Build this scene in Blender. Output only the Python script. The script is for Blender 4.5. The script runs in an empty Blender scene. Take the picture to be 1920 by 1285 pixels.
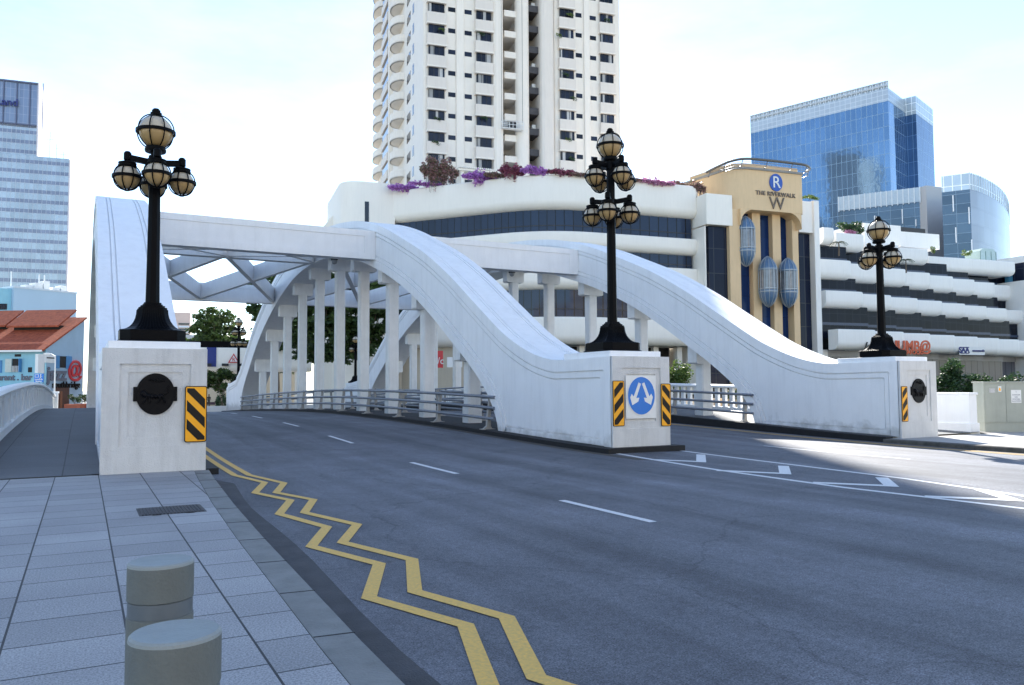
import bpy, bmesh, math, random
from mathutils import Vector, Matrix
S = bpy.context.scene
COL = S.collection
R = math.radians
rnd = random.Random(7)

# ------------------------------------------------------------------ camera
YAW, PITCH, ROLL, FPX, EYE = .4934, .0556, -.0054, 1495.1, 1.6
_f = Vector((math.sin(YAW)*math.cos(PITCH), math.cos(YAW)*math.cos(PITCH), math.sin(PITCH)))
_r = Vector((math.cos(YAW), -math.sin(YAW), 0)); _u = _r.cross(_f)
_r2 = _r*math.cos(ROLL)+_u*math.sin(ROLL); _u2 = -_r*math.sin(ROLL)+_u*math.cos(ROLL)
cd = bpy.data.cameras.new('camera'); cam = bpy.data.objects.new('camera', cd); COL.objects.link(cam)
cd.sensor_width = 36; cd.lens = FPX/1920*36; cd.clip_start = .05; cd.clip_end = 6000
M = Matrix((_r2, _u2, -_f)).transposed().to_4x4(); M.translation = (0, 0, EYE); cam.matrix_world = M
S.camera = cam

# ------------------------------------------------------------------ light
SUN_H, SUN_E = 33.2, 36.0
w = bpy.data.worlds.new('World'); S.world = w; w.use_nodes = True
nt = w.node_tree; bg = nt.nodes['Background']
sky = nt.nodes.new('ShaderNodeTexSky'); sky.sky_type = 'NISHITA'; sky.sun_disc = False
sky.sun_elevation = R(SUN_E); sky.sun_rotation = R(SUN_H); sky.air_density = 1.0; sky.dust_density = 0.05; sky.altitude = 600; sky.ozone_density = 1.2
tc = nt.nodes.new('ShaderNodeTexCoord'); mp = nt.nodes.new('ShaderNodeMapping'); mp.inputs['Scale'].default_value = (1, 1, 3.2)
cn = nt.nodes.new('ShaderNodeTexNoise'); cn.inputs['Scale'].default_value = 1.6; cn.inputs['Detail'].default_value = 8; cn.inputs['Roughness'].default_value = .6
cr = nt.nodes.new('ShaderNodeValToRGB'); cr.color_ramp.elements[0].position = .44; cr.color_ramp.elements[1].position = .75
cr.color_ramp.elements[0].color = (0, 0, 0, 1); cr.color_ramp.elements[1].color = (.22, .22, .22, 1)
mx = nt.nodes.new('ShaderNodeMixRGB'); mx.inputs[2].default_value = (7.6, 8.2, 8.6, 1)
nt.links.new(tc.outputs['Generated'], mp.inputs[0]); nt.links.new(mp.outputs[0], cn.inputs[0]); nt.links.new(cn.outputs[0], cr.inputs[0])
nt.links.new(cr.outputs[0], mx.inputs[0]); nt.links.new(sky.outputs[0], mx.inputs[1]); nt.links.new(mx.outputs[0], bg.inputs[0])
bg.inputs[1].default_value = .105
sd = bpy.data.lights.new('sun', 'SUN'); sd.energy = 4.2; sd.angle = R(.6); sd.color = (1, .95, .86)
so = bpy.data.objects.new('sun', sd); COL.objects.link(so)
sv = Vector((math.sin(R(SUN_H))*math.cos(R(SUN_E)), math.cos(R(SUN_H))*math.cos(R(SUN_E)), math.sin(R(SUN_E))))
so.rotation_euler = (-sv).to_track_quat('-Z', 'Y').to_euler(); so.location = sv*300
S.view_settings.view_transform = 'Standard'; S.view_settings.look = 'None'; S.view_settings.gamma = 1
S.view_settings.exposure = 1.68
S.cycles.max_bounces = 6; S.cycles.diffuse_bounces = 4; S.cycles.glossy_bounces = 3

# ------------------------------------------------------------------ pixel rays (used to read places off the survey of the photo)
def ray(px, py):
    return (_r2*((px-960)/FPX)+_u2*((642.5-py)/FPX)+_f)
def campt(px, depth):                     # ground position of a column of the picture at a horizontal depth
    d = ray(px, 738); h = d.x*math.sin(YAW)+d.y*math.cos(YAW); return Vector((d.x*depth/h, d.y*depth/h, 0))
def pt(px, py, depth):
    d = ray(px, py); h = d.x*math.sin(YAW)+d.y*math.cos(YAW); return Vector((0, 0, EYE))+d*(depth/h)
def onX(X, px, py):
    d = ray(px, py); t = X/d.x; return t*d.y, EYE+t*d.z
class Fac:                                # a facade plane: local x along it (rightwards), local y away from viewer
    def __init__(s, px, depth, heading):
        s.O = campt(px, depth); s.a = R(90-heading); s.U = Vector((math.cos(s.a), math.sin(s.a), 0)); s.B = Vector((-math.sin(s.a), math.cos(s.a), 0))
    def at(s, px, py, y=0):
        d = ray(px, py); C = Vector((0, 0, EYE)); O = s.O+s.B*y
        t = (O-C).dot(s.B)/d.dot(s.B); P = C+d*t; return (P-O).dot(s.U), P.z
    def u(s, px, y=0): return s.at(px, 700, y)[0]

# ------------------------------------------------------------------ materials
MATS = {}
def nodes(name):
    m = bpy.data.materials.new(name); m.use_nodes = True; n = m.node_tree.nodes; l = m.node_tree.links
    return m, n, l, n['Principled BSDF']
def mat(name, c, rough=.6, var=.12, scale=3, bump=0, bscale=60, metal=0, spec=.5, stain=0, stretch=(1, 1, 1), c2=None, rand=0, trans=0, grime=False):
    if name in MATS: return MATS[name]
    m, n, l, b = nodes(name); MATS[name] = m
    b.inputs['Roughness'].default_value = rough; b.inputs['Metallic'].default_value = metal
    b.inputs['Specular IOR Level'].default_value = spec
    t = n.new('ShaderNodeTexCoord'); mp = n.new('ShaderNodeMapping'); mp.inputs['Scale'].default_value = stretch
    l.new(t.outputs['Object'], mp.inputs[0])
    nz = n.new('ShaderNodeTexNoise'); nz.inputs['Scale'].default_value = scale; nz.inputs['Detail'].default_value = 7; nz.inputs['Roughness'].default_value = .62
    l.new(mp.outputs[0], nz.inputs[0])
    rp = n.new('ShaderNodeValToRGB'); rp.color_ramp.elements[0].position = .3; rp.color_ramp.elements[1].position = .72
    d = c2 if c2 else tuple(x*(1-var) for x in c)
    rp.color_ramp.elements[0].color = (*d, 1); rp.color_ramp.elements[1].color = (*(c if c2 else tuple(min(1, x*(1+var*.6)) for x in c)), 1)
    l.new(nz.outputs[0], rp.inputs[0]); out = rp.outputs[0]
    if stain:
        mp2 = n.new('ShaderNodeMapping'); mp2.inputs['Scale'].default_value = (2.2, 2.2, .22); l.new(t.outputs['Object'], mp2.inputs[0])
        n2 = n.new('ShaderNodeTexNoise'); n2.inputs['Scale'].default_value = 1.7; n2.inputs['Detail'].default_value = 9; n2.inputs['Roughness'].default_value = .7
        l.new(mp2.outputs[0], n2.inputs[0])
        r2 = n.new('ShaderNodeValToRGB'); r2.color_ramp.elements[0].position = .47; r2.color_ramp.elements[1].position = .76
        r2.color_ramp.elements[0].color = (0, 0, 0, 1); r2.color_ramp.elements[1].color = (stain, stain, stain, 1); l.new(n2.outputs[0], r2.inputs[0])
        x = n.new('ShaderNodeMixRGB'); l.new(r2.outputs[0], x.inputs[0]); l.new(out, x.inputs[1]); x.inputs[2].default_value = (c[0]*.45, c[1]*.44, c[2]*.42, 1); out = x.outputs[0]
    if grime:      # dirt splashed up from the road: a broken line low on the wall
        g1 = n.new('ShaderNodeSeparateXYZ'); l.new(t.outputs['Object'], g1.inputs[0]); g2_ = n.new('ShaderNodeTexNoise'); g2_.inputs['Scale'].default_value = 2.6; g2_.inputs['Detail'].default_value = 8; l.new(t.outputs['Object'], g2_.inputs[0])
        g3 = n.new('ShaderNodeMath'); g3.operation = 'MULTIPLY_ADD'; g3.inputs[1].default_value = -1.3; g3.inputs[2].default_value = .95; l.new(g2_.outputs[0], g3.inputs[0])
        g4 = n.new('ShaderNodeMath'); g4.operation = 'SUBTRACT'; l.new(g1.outputs[2], g4.inputs[0]); l.new(g3.outputs[0], g4.inputs[1])
        g5 = n.new('ShaderNodeMapRange'); g5.inputs[1].default_value = .05; g5.inputs[2].default_value = -.35; g5.inputs[3].default_value = 0; g5.inputs[4].default_value = .45; l.new(g4.outputs[0], g5.inputs[0])
        x = n.new('ShaderNodeMixRGB'); l.new(g5.outputs[0], x.inputs[0]); l.new(out, x.inputs[1]); x.inputs[2].default_value = (.22, .215, .20, 1); out = x.outputs[0]
    if rand:
        oi = n.new('ShaderNodeObjectInfo'); x = n.new('ShaderNodeHueSaturation'); mr = n.new('ShaderNodeMapRange')
        mr.inputs[3].default_value = 1-rand; mr.inputs[4].default_value = 1+rand
        l.new(oi.outputs['Random'], mr.inputs[0]); l.new(mr.outputs[0], x.inputs['Value']); l.new(out, x.inputs['Color']); out = x.outputs[0]
    l.new(out, b.inputs['Base Color'])
    if bump:
        nb = n.new('ShaderNodeTexNoise'); nb.inputs['Scale'].default_value = bscale; nb.inputs['Detail'].default_value = 4; l.new(t.outputs['Object'], nb.inputs[0])
        bp = n.new('ShaderNodeBump'); bp.inputs['Strength'].default_value = bump; bp.inputs['Distance'].default_value = .02
        l.new(nb.outputs[0], bp.inputs['Height']); l.new(bp.outputs[0], b.inputs['Normal'])
    return m
WHITE = mat('painted_render', (.88, .885, .89), .62, .035, 1.3, .45, 45, stain=.17, grime=True)
WHITE2 = mat('painted_render_clean', (.88, .885, .89), .6, .05, .9, .3, 40, stain=.12)
BEAMW = mat('painted_beam', (.84, .84, .84), .65, .05, 1.2, .3, 40, stain=.15)
COLW = mat('painted_column', (.83, .83, .81), .65, .07, 2, .3, 40, stain=.2)
MALLW = mat('mall_render', (.92, .865, .775), .5, .03, .25, 0, stain=.10)
MALLR = mat('mall_render_cool', (.88, .86, .82), .5, .03, .25, 0, stain=.14)
TOWERW = mat('tower_render', (.83, .765, .685), .6, .04, .3, stain=.14)
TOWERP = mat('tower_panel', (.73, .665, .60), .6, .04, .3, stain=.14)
GOLD = mat('ochre_render', (.76, .54, .31), .6, .06, .4, stain=.15)
BLACK = mat('black_iron', (.0012, .0014, .0025), .45, .25, 8, .1, 60, spec=.08)
BRONZE = mat('black_bronze', (.002, .002, .0035), .42, .3, 9, .4, 70, spec=.14)
AMBER = mat('amber_globe', (.44, .29, .12), .28, .10, 2, spec=.6)
CREAM = mat('cream_globe', (.52, .45, .34), .25, .08, 2, spec=.6)
STEEL = mat('galvanised_rail', (.20, .22, .26), .42, .15, 6, metal=.35)
GREYPOST = mat('rail_post_concrete', (.40, .38, .35), .7, .2, 5, .2, 50)
KERBB = mat('black_kerb', (.008, .008, .010), .75, .5, 6, .4, 50)
KERB = mat('granite_kerb', (.20, .205, .20), .8, .22, 2.5, .5, 60, stain=.4)
KERBD = mat('dirty_kerb', (.10, .095, .085), .85, .45, 4, .5, 60, stain=.4)
GUTTER = mat('gutter_concrete', (.055, .056, .062), .85, .35, 3, .5, 70, stain=.4)
DECK = mat('median_concrete', (.04, .04, .043), .9, .35, 2, .4, 60)
YPAINT = mat('yellow_paint', (.80, .47, .085), .7, .22, 34, .2, 120, c2=(.52, .34, .10))
WPAINT = mat('white_paint', (.80, .80, .80), .65, .14, 34, .2, 120, c2=(.48, .49, .50))
SIGNY = mat('sign_yellow', (.98, .42, .0), .35, .06, 4)
SIGNB = mat('sign_black', (.006, .005, .005), .4, .1, 6, spec=.25)
SIGNBL = mat('sign_blue', (.0, .17, .62), .3, .05, 4)
SIGNW = mat('sign_white', (.78, .78, .76), .4, .04, 4)
SIGNR = mat('sign_red', (.55, .02, .03), .4, .08, 4)
BTOP = mat('bollard_concrete_skylit', (.27, .30, .30), .75, .12, 5, .25, 90, stain=.2)  # same concrete as the shaft; sky light on the top put into the colour
BOLLARD = mat('bollard_concrete_shaded', (.14, .155, .148), .75, .16, 5, .25, 90, stain=.3)  # side shade put into the shaft colour, darker than the top
BAND = mat('bollard_band', (.12, .14, .155), .4, .15, 6)
GRATE = mat('cast_iron_cover', (.035, .035, .04), .55, .3, 10, .4, 90, metal=.3)
CABINET = mat('cabinet_paint', (.36, .38, .33), .5, .08, 3, stain=.2)
DGLASS = mat('dark_glass', (.008, .012, .024), .06, .5, .35, spec=.5, rand=.4)
WGLASS = mat('window_glass', (.010, .014, .030), .08, .7, .8, spec=.35, rand=.6)
FRAME = mat('window_frame', (.012, .012, .016), .4, .1, 4)
CURTAIN = mat('curtain', (.42, .42, .42), .8, .3, 3, stretch=(6, 1, .3), rand=.3)
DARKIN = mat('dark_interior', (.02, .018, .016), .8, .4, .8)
SHOPG = mat('shop_glass', (.10, .11, .13), .12, .3, .4, spec=.9)
TAN = mat('tan_wall', (.62, .54, .42), .7, .06, .3, stain=.15)
BARK = mat('tree_bark', (.16, .12, .085), .9, .35, 4, .5, 20)
TERRA = mat('terracotta_pot', (.38, .10, .05), .7, .15, 5)
CYAN = mat('cyan_render', (.28, .55, .66), .7, .08, .6, stain=.15)
PALEBL = mat('pale_blue_render', (.36, .50, .62), .7, .07, .5, stain=.15)
BLUESH = mat('blue_shutter', (.07, .24, .48), .6, .12, 4)
BLOCKBL = mat('pale_block_render', (.42, .56, .68), .7, .04, .2)
SIGNG = mat('sign_grey', (.13, .14, .18), .5, .1, 3)
SKIN = mat('skin', (.25, .14, .09), .6, .05, 4)
CLOTH = mat('dark_clothes', (.02, .022, .028), .85, .1, 4)
PINKW = mat('pink_block', (.62, .48, .42), .7, .05, .3)

def leafmat(name, a, b_, tr=.25):
    m, n, l, b = nodes(name); MATS[name] = m
    g = n.new('ShaderNodeNewGeometry'); rp = n.new('ShaderNodeValToRGB')
    rp.color_ramp.elements[0].color = (*a, 1); rp.color_ramp.elements[1].color = (*b_, 1)
    l.new(g.outputs['Random Per Island'], rp.inputs[0]); l.new(rp.outputs[0], b.inputs['Base Color'])
    b.inputs['Roughness'].default_value = .5
    tl = n.new('ShaderNodeBsdfTranslucent'); l.new(rp.outputs[0], tl.inputs[0]); ms = n.new('ShaderNodeMixShader'); ms.inputs[0].default_value = tr
    l.new(b.outputs[0], ms.inputs[1]); l.new(tl.outputs[0], ms.inputs[2]); l.new(ms.outputs[0], n['Material Output'].inputs[0])
    return m
LEAF = leafmat('tree_leaves', (.022, .045, .012), (.10, .16, .04), .35)
LEAFD = leafmat('shrub_leaves', (.018, .045, .018), (.06, .12, .035))
LEAFY = leafmat('bright_leaves', (.05, .10, .02), (.17, .24, .05), .35)
PURPLE = leafmat('purple_bracts', (.34, .10, .42), (.70, .34, .76), .35)
MAROON = leafmat('maroon_bracts', (.16, .03, .07), (.42, .12, .18), .3)
MIXED = leafmat('mixed_bracts', (.14, .15, .07), (.42, .20, .22), .3)
PINKF = leafmat('pink_bracts', (.42, .12, .26), (.75, .42, .60), .3)

def grid_mat(name, base, line, sx, sz, lw, metal, rough, var=.35, jit=.0, band=None, wob=0):
    """curtain wall: panes sx by sz metres in the wall's own x / z, thin mullions, each pane slightly different"""
    m, n, l, b = nodes(name); MATS[name] = m
    t = n.new('ShaderNodeTexCoord'); sp = n.new('ShaderNodeSeparateXYZ'); l.new(t.outputs['Object'], sp.inputs[0])
    def mth(op, a, bb=None, c=None):
        x = n.new('ShaderNodeMath'); x.operation = op
        for i, v in enumerate((a, bb, c)):
            if v is None: continue
            if isinstance(v, (int, float)): x.inputs[i].default_value = v
            else: l.new(v, x.inputs[i])
        return x.outputs[0]
    h = mth('ADD', sp.outputs[0], mth('MULTIPLY', sp.outputs[1], -1.0 if name == 'ribbon_glass' else 1.0))
    u = mth('DIVIDE', h, sx); v = mth('DIVIDE', sp.outputs[2], sz)
    fu = mth('FRACT', u); fv = mth('FRACT', v)
    lu = mth('LESS_THAN', fu, lw/sx); lv = mth('LESS_THAN', fv, lw/sz); ln = mth('MAXIMUM', lu, lv)
    cb = n.new('ShaderNodeCombineXYZ'); l.new(mth('FLOOR', u), cb.inputs[0]); l.new(mth('FLOOR', v), cb.inputs[1])
    wn = n.new('ShaderNodeTexWhiteNoise'); wn.noise_dimensions = '2D'; l.new(cb.outputs[0], wn.inputs[0])
    big = n.new('ShaderNodeTexNoise'); big.inputs['Scale'].default_value = .055; big.inputs['Detail'].default_value = 3; l.new(t.outputs['Object'], big.inputs[0])
    va = mth('MULTIPLY_ADD', wn.outputs[0], var*.5, 1-var*.5); va = mth('MULTIPLY', va, mth('MULTIPLY_ADD', big.outputs[0], var*1.4, 1-var*.7))
    if band:
        fb = mth('FRACT', mth('DIVIDE', sp.outputs[2], band[0])); inb = mth('LESS_THAN', fb, band[1])
        c0 = n.new('ShaderNodeMixRGB'); c0.inputs[1].default_value = (*base, 1); c0.inputs[2].default_value = (*band[2], 1); l.new(inb, c0.inputs[0]); bc = c0.outputs[0]
    else:
        rg = n.new('ShaderNodeRGB'); rg.outputs[0].default_value = (*base, 1); bc = rg.outputs[0]
    hs = n.new('ShaderNodeHueSaturation'); l.new(va, hs.inputs['Value']); l.new(bc, hs.inputs['Color'])
    x = n.new('ShaderNodeMixRGB'); l.new(ln, x.inputs[0]); l.new(hs.outputs[0], x.inputs[1]); x.inputs[2].default_value = (*line, 1)
    l.new(x.outputs[0], b.inputs['Base Color'])
    b.inputs['Roughness'].default_value = rough; b.inputs['Specular IOR Level'].default_value = .13 if name in ('wing_glass', 'tall_dark_glass', 'lift_shaft_glass') else .3
    l.new(mth('MULTIPLY', mth('SUBTRACT', 1.0, ln), metal), b.inputs['Metallic'])
    if wob:
        nb = n.new('ShaderNodeTexNoise'); nb.inputs['Scale'].default_value = .45; nb.inputs['Detail'].default_value = 2; l.new(t.outputs['Object'], nb.inputs[0])
        bp = n.new('ShaderNodeBump'); bp.inputs['Strength'].default_value = wob; bp.inputs['Distance'].default_value = .05
        l.new(nb.outputs[0], bp.inputs['Height']); l.new(bp.outputs[0], b.inputs['Normal'])
    return m
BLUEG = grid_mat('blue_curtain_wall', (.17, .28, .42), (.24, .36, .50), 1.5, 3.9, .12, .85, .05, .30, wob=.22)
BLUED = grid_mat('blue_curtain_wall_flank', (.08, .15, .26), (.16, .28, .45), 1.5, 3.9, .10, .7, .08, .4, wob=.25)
GREYG = grid_mat('grey_louvre_band', (.42, .50, .58), (.62, .68, .74), 1.5, 1.3, .12, .3, .3, .25)
SCREEN = grid_mat('glass_screen', (.48, .56, .62), (.85, .9, .93), 1.5, 2.2, .16, .3, .15, .35)
SLATEG = grid_mat('slate_curtain_wall', (.10, .14, .18), (.22, .30, .38), 2.4, 1.9, .08, .6, .1, .5, wob=.3)
PALEG = grid_mat('pale_curtain_wall', (.34, .38, .44), (.22, .26, .33), 3.6, 3.2, .10, .35, .25, .3)
OFFICE = grid_mat('banded_curtain_wall', (.36, .43, .50), (.40, .44, .50), 1.55, 4.0, .13, .35, .25, .35, band=(4.0, .40, (.20, .23, .31)))
OFFICET = grid_mat('rooftop_glass_screen', (.20, .26, .38), (.33, .38, .50), 1.55, 3.4, .13, .3, .3, .3)
MALLG = grid_mat('ribbon_glass', (.022, .038, .075), (.003, .003, .006), 1.3, 40, .15, .0, .06, .6)
MALLT = grid_mat('tall_dark_glass', (.016, .022, .045), (.05, .055, .065), 1.7, 3.1, .10, 0, .05, .5)
LIFTG = grid_mat('lift_shaft_glass', (.012, .035, .12), (.010, .018, .05), 1.2, 2.6, .05, 0, .06, .5)

# roof tiles
def roofmat():
    m, n, l, b = nodes('clay_roof_tiles'); MATS['roof'] = m
    t = n.new('ShaderNodeTexCoord'); wv = n.new('ShaderNodeTexWave'); wv.inputs['Scale'].default_value = 1.6; wv.inputs['Distortion'].default_value = .4; wv.bands_direction = 'X'
    l.new(t.outputs['Object'], wv.inputs[0])
    nz = n.new('ShaderNodeTexNoise'); nz.inputs['Scale'].default_value = 2.2; nz.inputs['Detail'].default_value = 9; nz.inputs['Roughness'].default_value = .75; l.new(t.outputs['Object'], nz.inputs[0])
    rp = n.new('ShaderNodeValToRGB'); rp.color_ramp.elements[0].position = .3; rp.color_ramp.elements[1].position = .75
    rp.color_ramp.elements[0].color = (.20, .030, .012, 1); rp.color_ramp.elements[1].color = (.55, .13, .05, 1); l.new(nz.outputs[0], rp.inputs[0]); l.new(rp.outputs[0], b.inputs[0])
    bp = n.new('ShaderNodeBump'); bp.inputs['Strength'].default_value = .8; bp.inputs['Distance'].default_value = .05; l.new(wv.outputs[0], bp.inputs['Height']); l.new(bp.outputs[0], b.inputs['Normal'])
    b.inputs['Roughness'].default_value = .85
    return m
ROOF = roofmat()

def asphalt():
    m, n, l, b = nodes('asphalt'); t = n.new('ShaderNodeTexCoord')
    def noise(s, d, st=(1, 1, 1), r=.6):
        mp = n.new('ShaderNodeMapping'); mp.inputs['Scale'].default_value = st; l.new(t.outputs['Object'], mp.inputs[0])
        z = n.new('ShaderNodeTexNoise'); z.inputs['Scale'].default_value = s; z.inputs['Detail'].default_value = d; z.inputs['Roughness'].default_value = r; l.new(mp.outputs[0], z.inputs[0]); return z.outputs[0]
    def ramp(i, a, b1, c0, c1):
        r = n.new('ShaderNodeValToRGB'); r.color_ramp.elements[0].position = a; r.color_ramp.elements[1].position = b1
        r.color_ramp.elements[0].color = (c0, c0, c0, 1); r.color_ramp.elements[1].color = (c1, c1, c1, 1); l.new(i, r.inputs[0]); return r.outputs[0]
    def mul(a, bb):
        x = n.new('ShaderNodeMixRGB'); x.blend_type = 'MULTIPLY'; x.inputs[0].default_value = 1; l.new(a, x.inputs[1]); l.new(bb, x.inputs[2]); return x.outputs[0]
    fine = ramp(noise(75, 4, r=.85), .38, .66, .35, 1.9)
    wheel = ramp(noise(.9, 4, (1.0, .05, 1)), .36, .66, .66, 1.2)
    blot = ramp(noise(.5, 9, r=.72), .34, .66, .76, 1.2)
    c = mul(mul(mul(fine, wheel), blot), ramp(noise(22, 5, r=.8), .36, .62, .72, 1.2))
    # a few repair patches and cracks
    vo = n.new('ShaderNodeTexVoronoi'); vo.feature = 'DISTANCE_TO_EDGE'; vo.inputs['Scale'].default_value = .22; 
    dn = n.new('ShaderNodeTexNoise'); dn.inputs['Scale'].default_value = 1.4; dn.inputs['Detail'].default_value = 6; l.new(t.outputs['Object'], dn.inputs[0])
    ad = n.new('ShaderNodeMixRGB'); ad.blend_type = 'ADD'; ad.inputs[0].default_value = .8; l.new(t.outputs['Object'], ad.inputs[1]); l.new(dn.outputs['Color'], ad.inputs[2]); l.new(ad.outputs[0], vo.inputs[0])
    c = mul(c, ramp(vo.outputs[0], .0, .006, .72, 1))
    k = n.new('ShaderNodeMixRGB'); k.blend_type = 'MULTIPLY'; k.inputs[0].default_value = 1; l.new(c, k.inputs[1]); k.inputs[2].default_value = (.132, .138, .158, 1)
    l.new(k.outputs[0], b.inputs[0]); b.inputs['Roughness'].default_value = .68; b.inputs['Specular IOR Level'].default_value = .22
    bp = n.new('ShaderNodeBump'); bp.inputs['Strength'].default_value = .55; bp.inputs['Distance'].default_value = .012; l.new(noise(120, 3), bp.inputs['Height']); l.new(bp.outputs[0], b.inputs['Normal'])
    return m
ASPH = asphalt()

def pave(name, c, bw, rh, offx, offy, mortar, gran=True, off=.28):
    m, n, l, b = nodes(name); t = n.new('ShaderNodeTexCoord')
    sp = n.new('ShaderNodeSeparateXYZ'); l.new(t.outputs['Object'], sp.inputs[0]); cb = n.new('ShaderNodeCombineXYZ')
    a1 = n.new('ShaderNodeMath'); a1.operation = 'ADD'; a1.inputs[1].default_value = offy; l.new(sp.outputs[1], a1.inputs[0]); l.new(a1.outputs[0], cb.inputs[0])
    a2 = n.new('ShaderNodeMath'); a2.operation = 'ADD'; a2.inputs[1].default_value = offx; l.new(sp.outputs[0], a2.inputs[0]); l.new(a2.outputs[0], cb.inputs[1])
    br = n.new('ShaderNodeTexBrick'); br.inputs['Scale'].default_value = 1; br.inputs['Brick Width'].default_value = bw; br.inputs['Row Height'].default_value = rh
    br.inputs['Mortar Size'].default_value = mortar; br.inputs['Mortar Smooth'].default_value = .1; br.offset = off; br.inputs['Bias'].default_value = 0
    br.inputs['Color1'].default_value = (*[x*.86 for x in c], 1); br.inputs['Color2'].default_value = (*[x*1.12 for x in c], 1); br.inputs['Mortar'].default_value = (.028, .03, .035, 1)
    l.new(cb.outputs[0], br.inputs[0])
    z = n.new('ShaderNodeTexNoise'); z.inputs['Scale'].default_value = 70 if gran else 40; z.inputs['Detail'].default_value = 2; z.inputs['Roughness'].default_value = .8; l.new(t.outputs['Object'], z.inputs[0])
    rp = n.new('ShaderNodeValToRGB'); rp.color_ramp.elements[0].position = .40; rp.color_ramp.elements[1].position = .58; v = .62 if gran else .78
    rp.color_ramp.elements[0].color = (v, v, v*1.03, 1); rp.color_ramp.elements[1].color = (1.12, 1.12, 1.12, 1); l.new(z.outputs[0], rp.inputs[0])
    z2 = n.new('ShaderNodeTexNoise'); z2.inputs['Scale'].default_value = .8; z2.inputs['Detail'].default_value = 6; l.new(t.outputs['Object'], z2.inputs[0])
    rq = n.new('ShaderNodeValToRGB'); rq.color_ramp.elements[0].position = .32; rq.color_ramp.elements[1].position = .65; rq.color_ramp.elements[0].color = (.84, .84, .85, 1); l.new(z2.outputs[0], rq.inputs[0])
    x = n.new('ShaderNodeMixRGB'); x.blend_type = 'MULTIPLY'; x.inputs[0].default_value = 1; l.new(br.outputs[0], x.inputs[1]); l.new(rp.outputs[0], x.inputs[2])
    y = n.new('ShaderNodeMixRGB'); y.blend_type = 'MULTIPLY'; y.inputs[0].default_value = 1; l.new(x.outputs[0], y.inputs[1]); l.new(rq.outputs[0], y.inputs[2]); l.new(y.outputs[0], b.inputs[0])
    b.inputs['Roughness'].default_value = .72
    bp = n.new('ShaderNodeBump'); bp.inputs['Strength'].default_value = .5; bp.inputs['Distance'].default_value = .01; bp.invert = True; l.new(br.outputs['Fac'], bp.inputs['Height']); l.new(bp.outputs[0], b.inputs['Normal'])
    return m
TILES = pave('granite_tiles', (.345, .345, .35), .62, .70, .41, .12, .008)
SIDEW = pave('bridge_footway', (.085, .093, .105), 2.4, 1.25, .3, .6, .012, False, 0)

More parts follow.
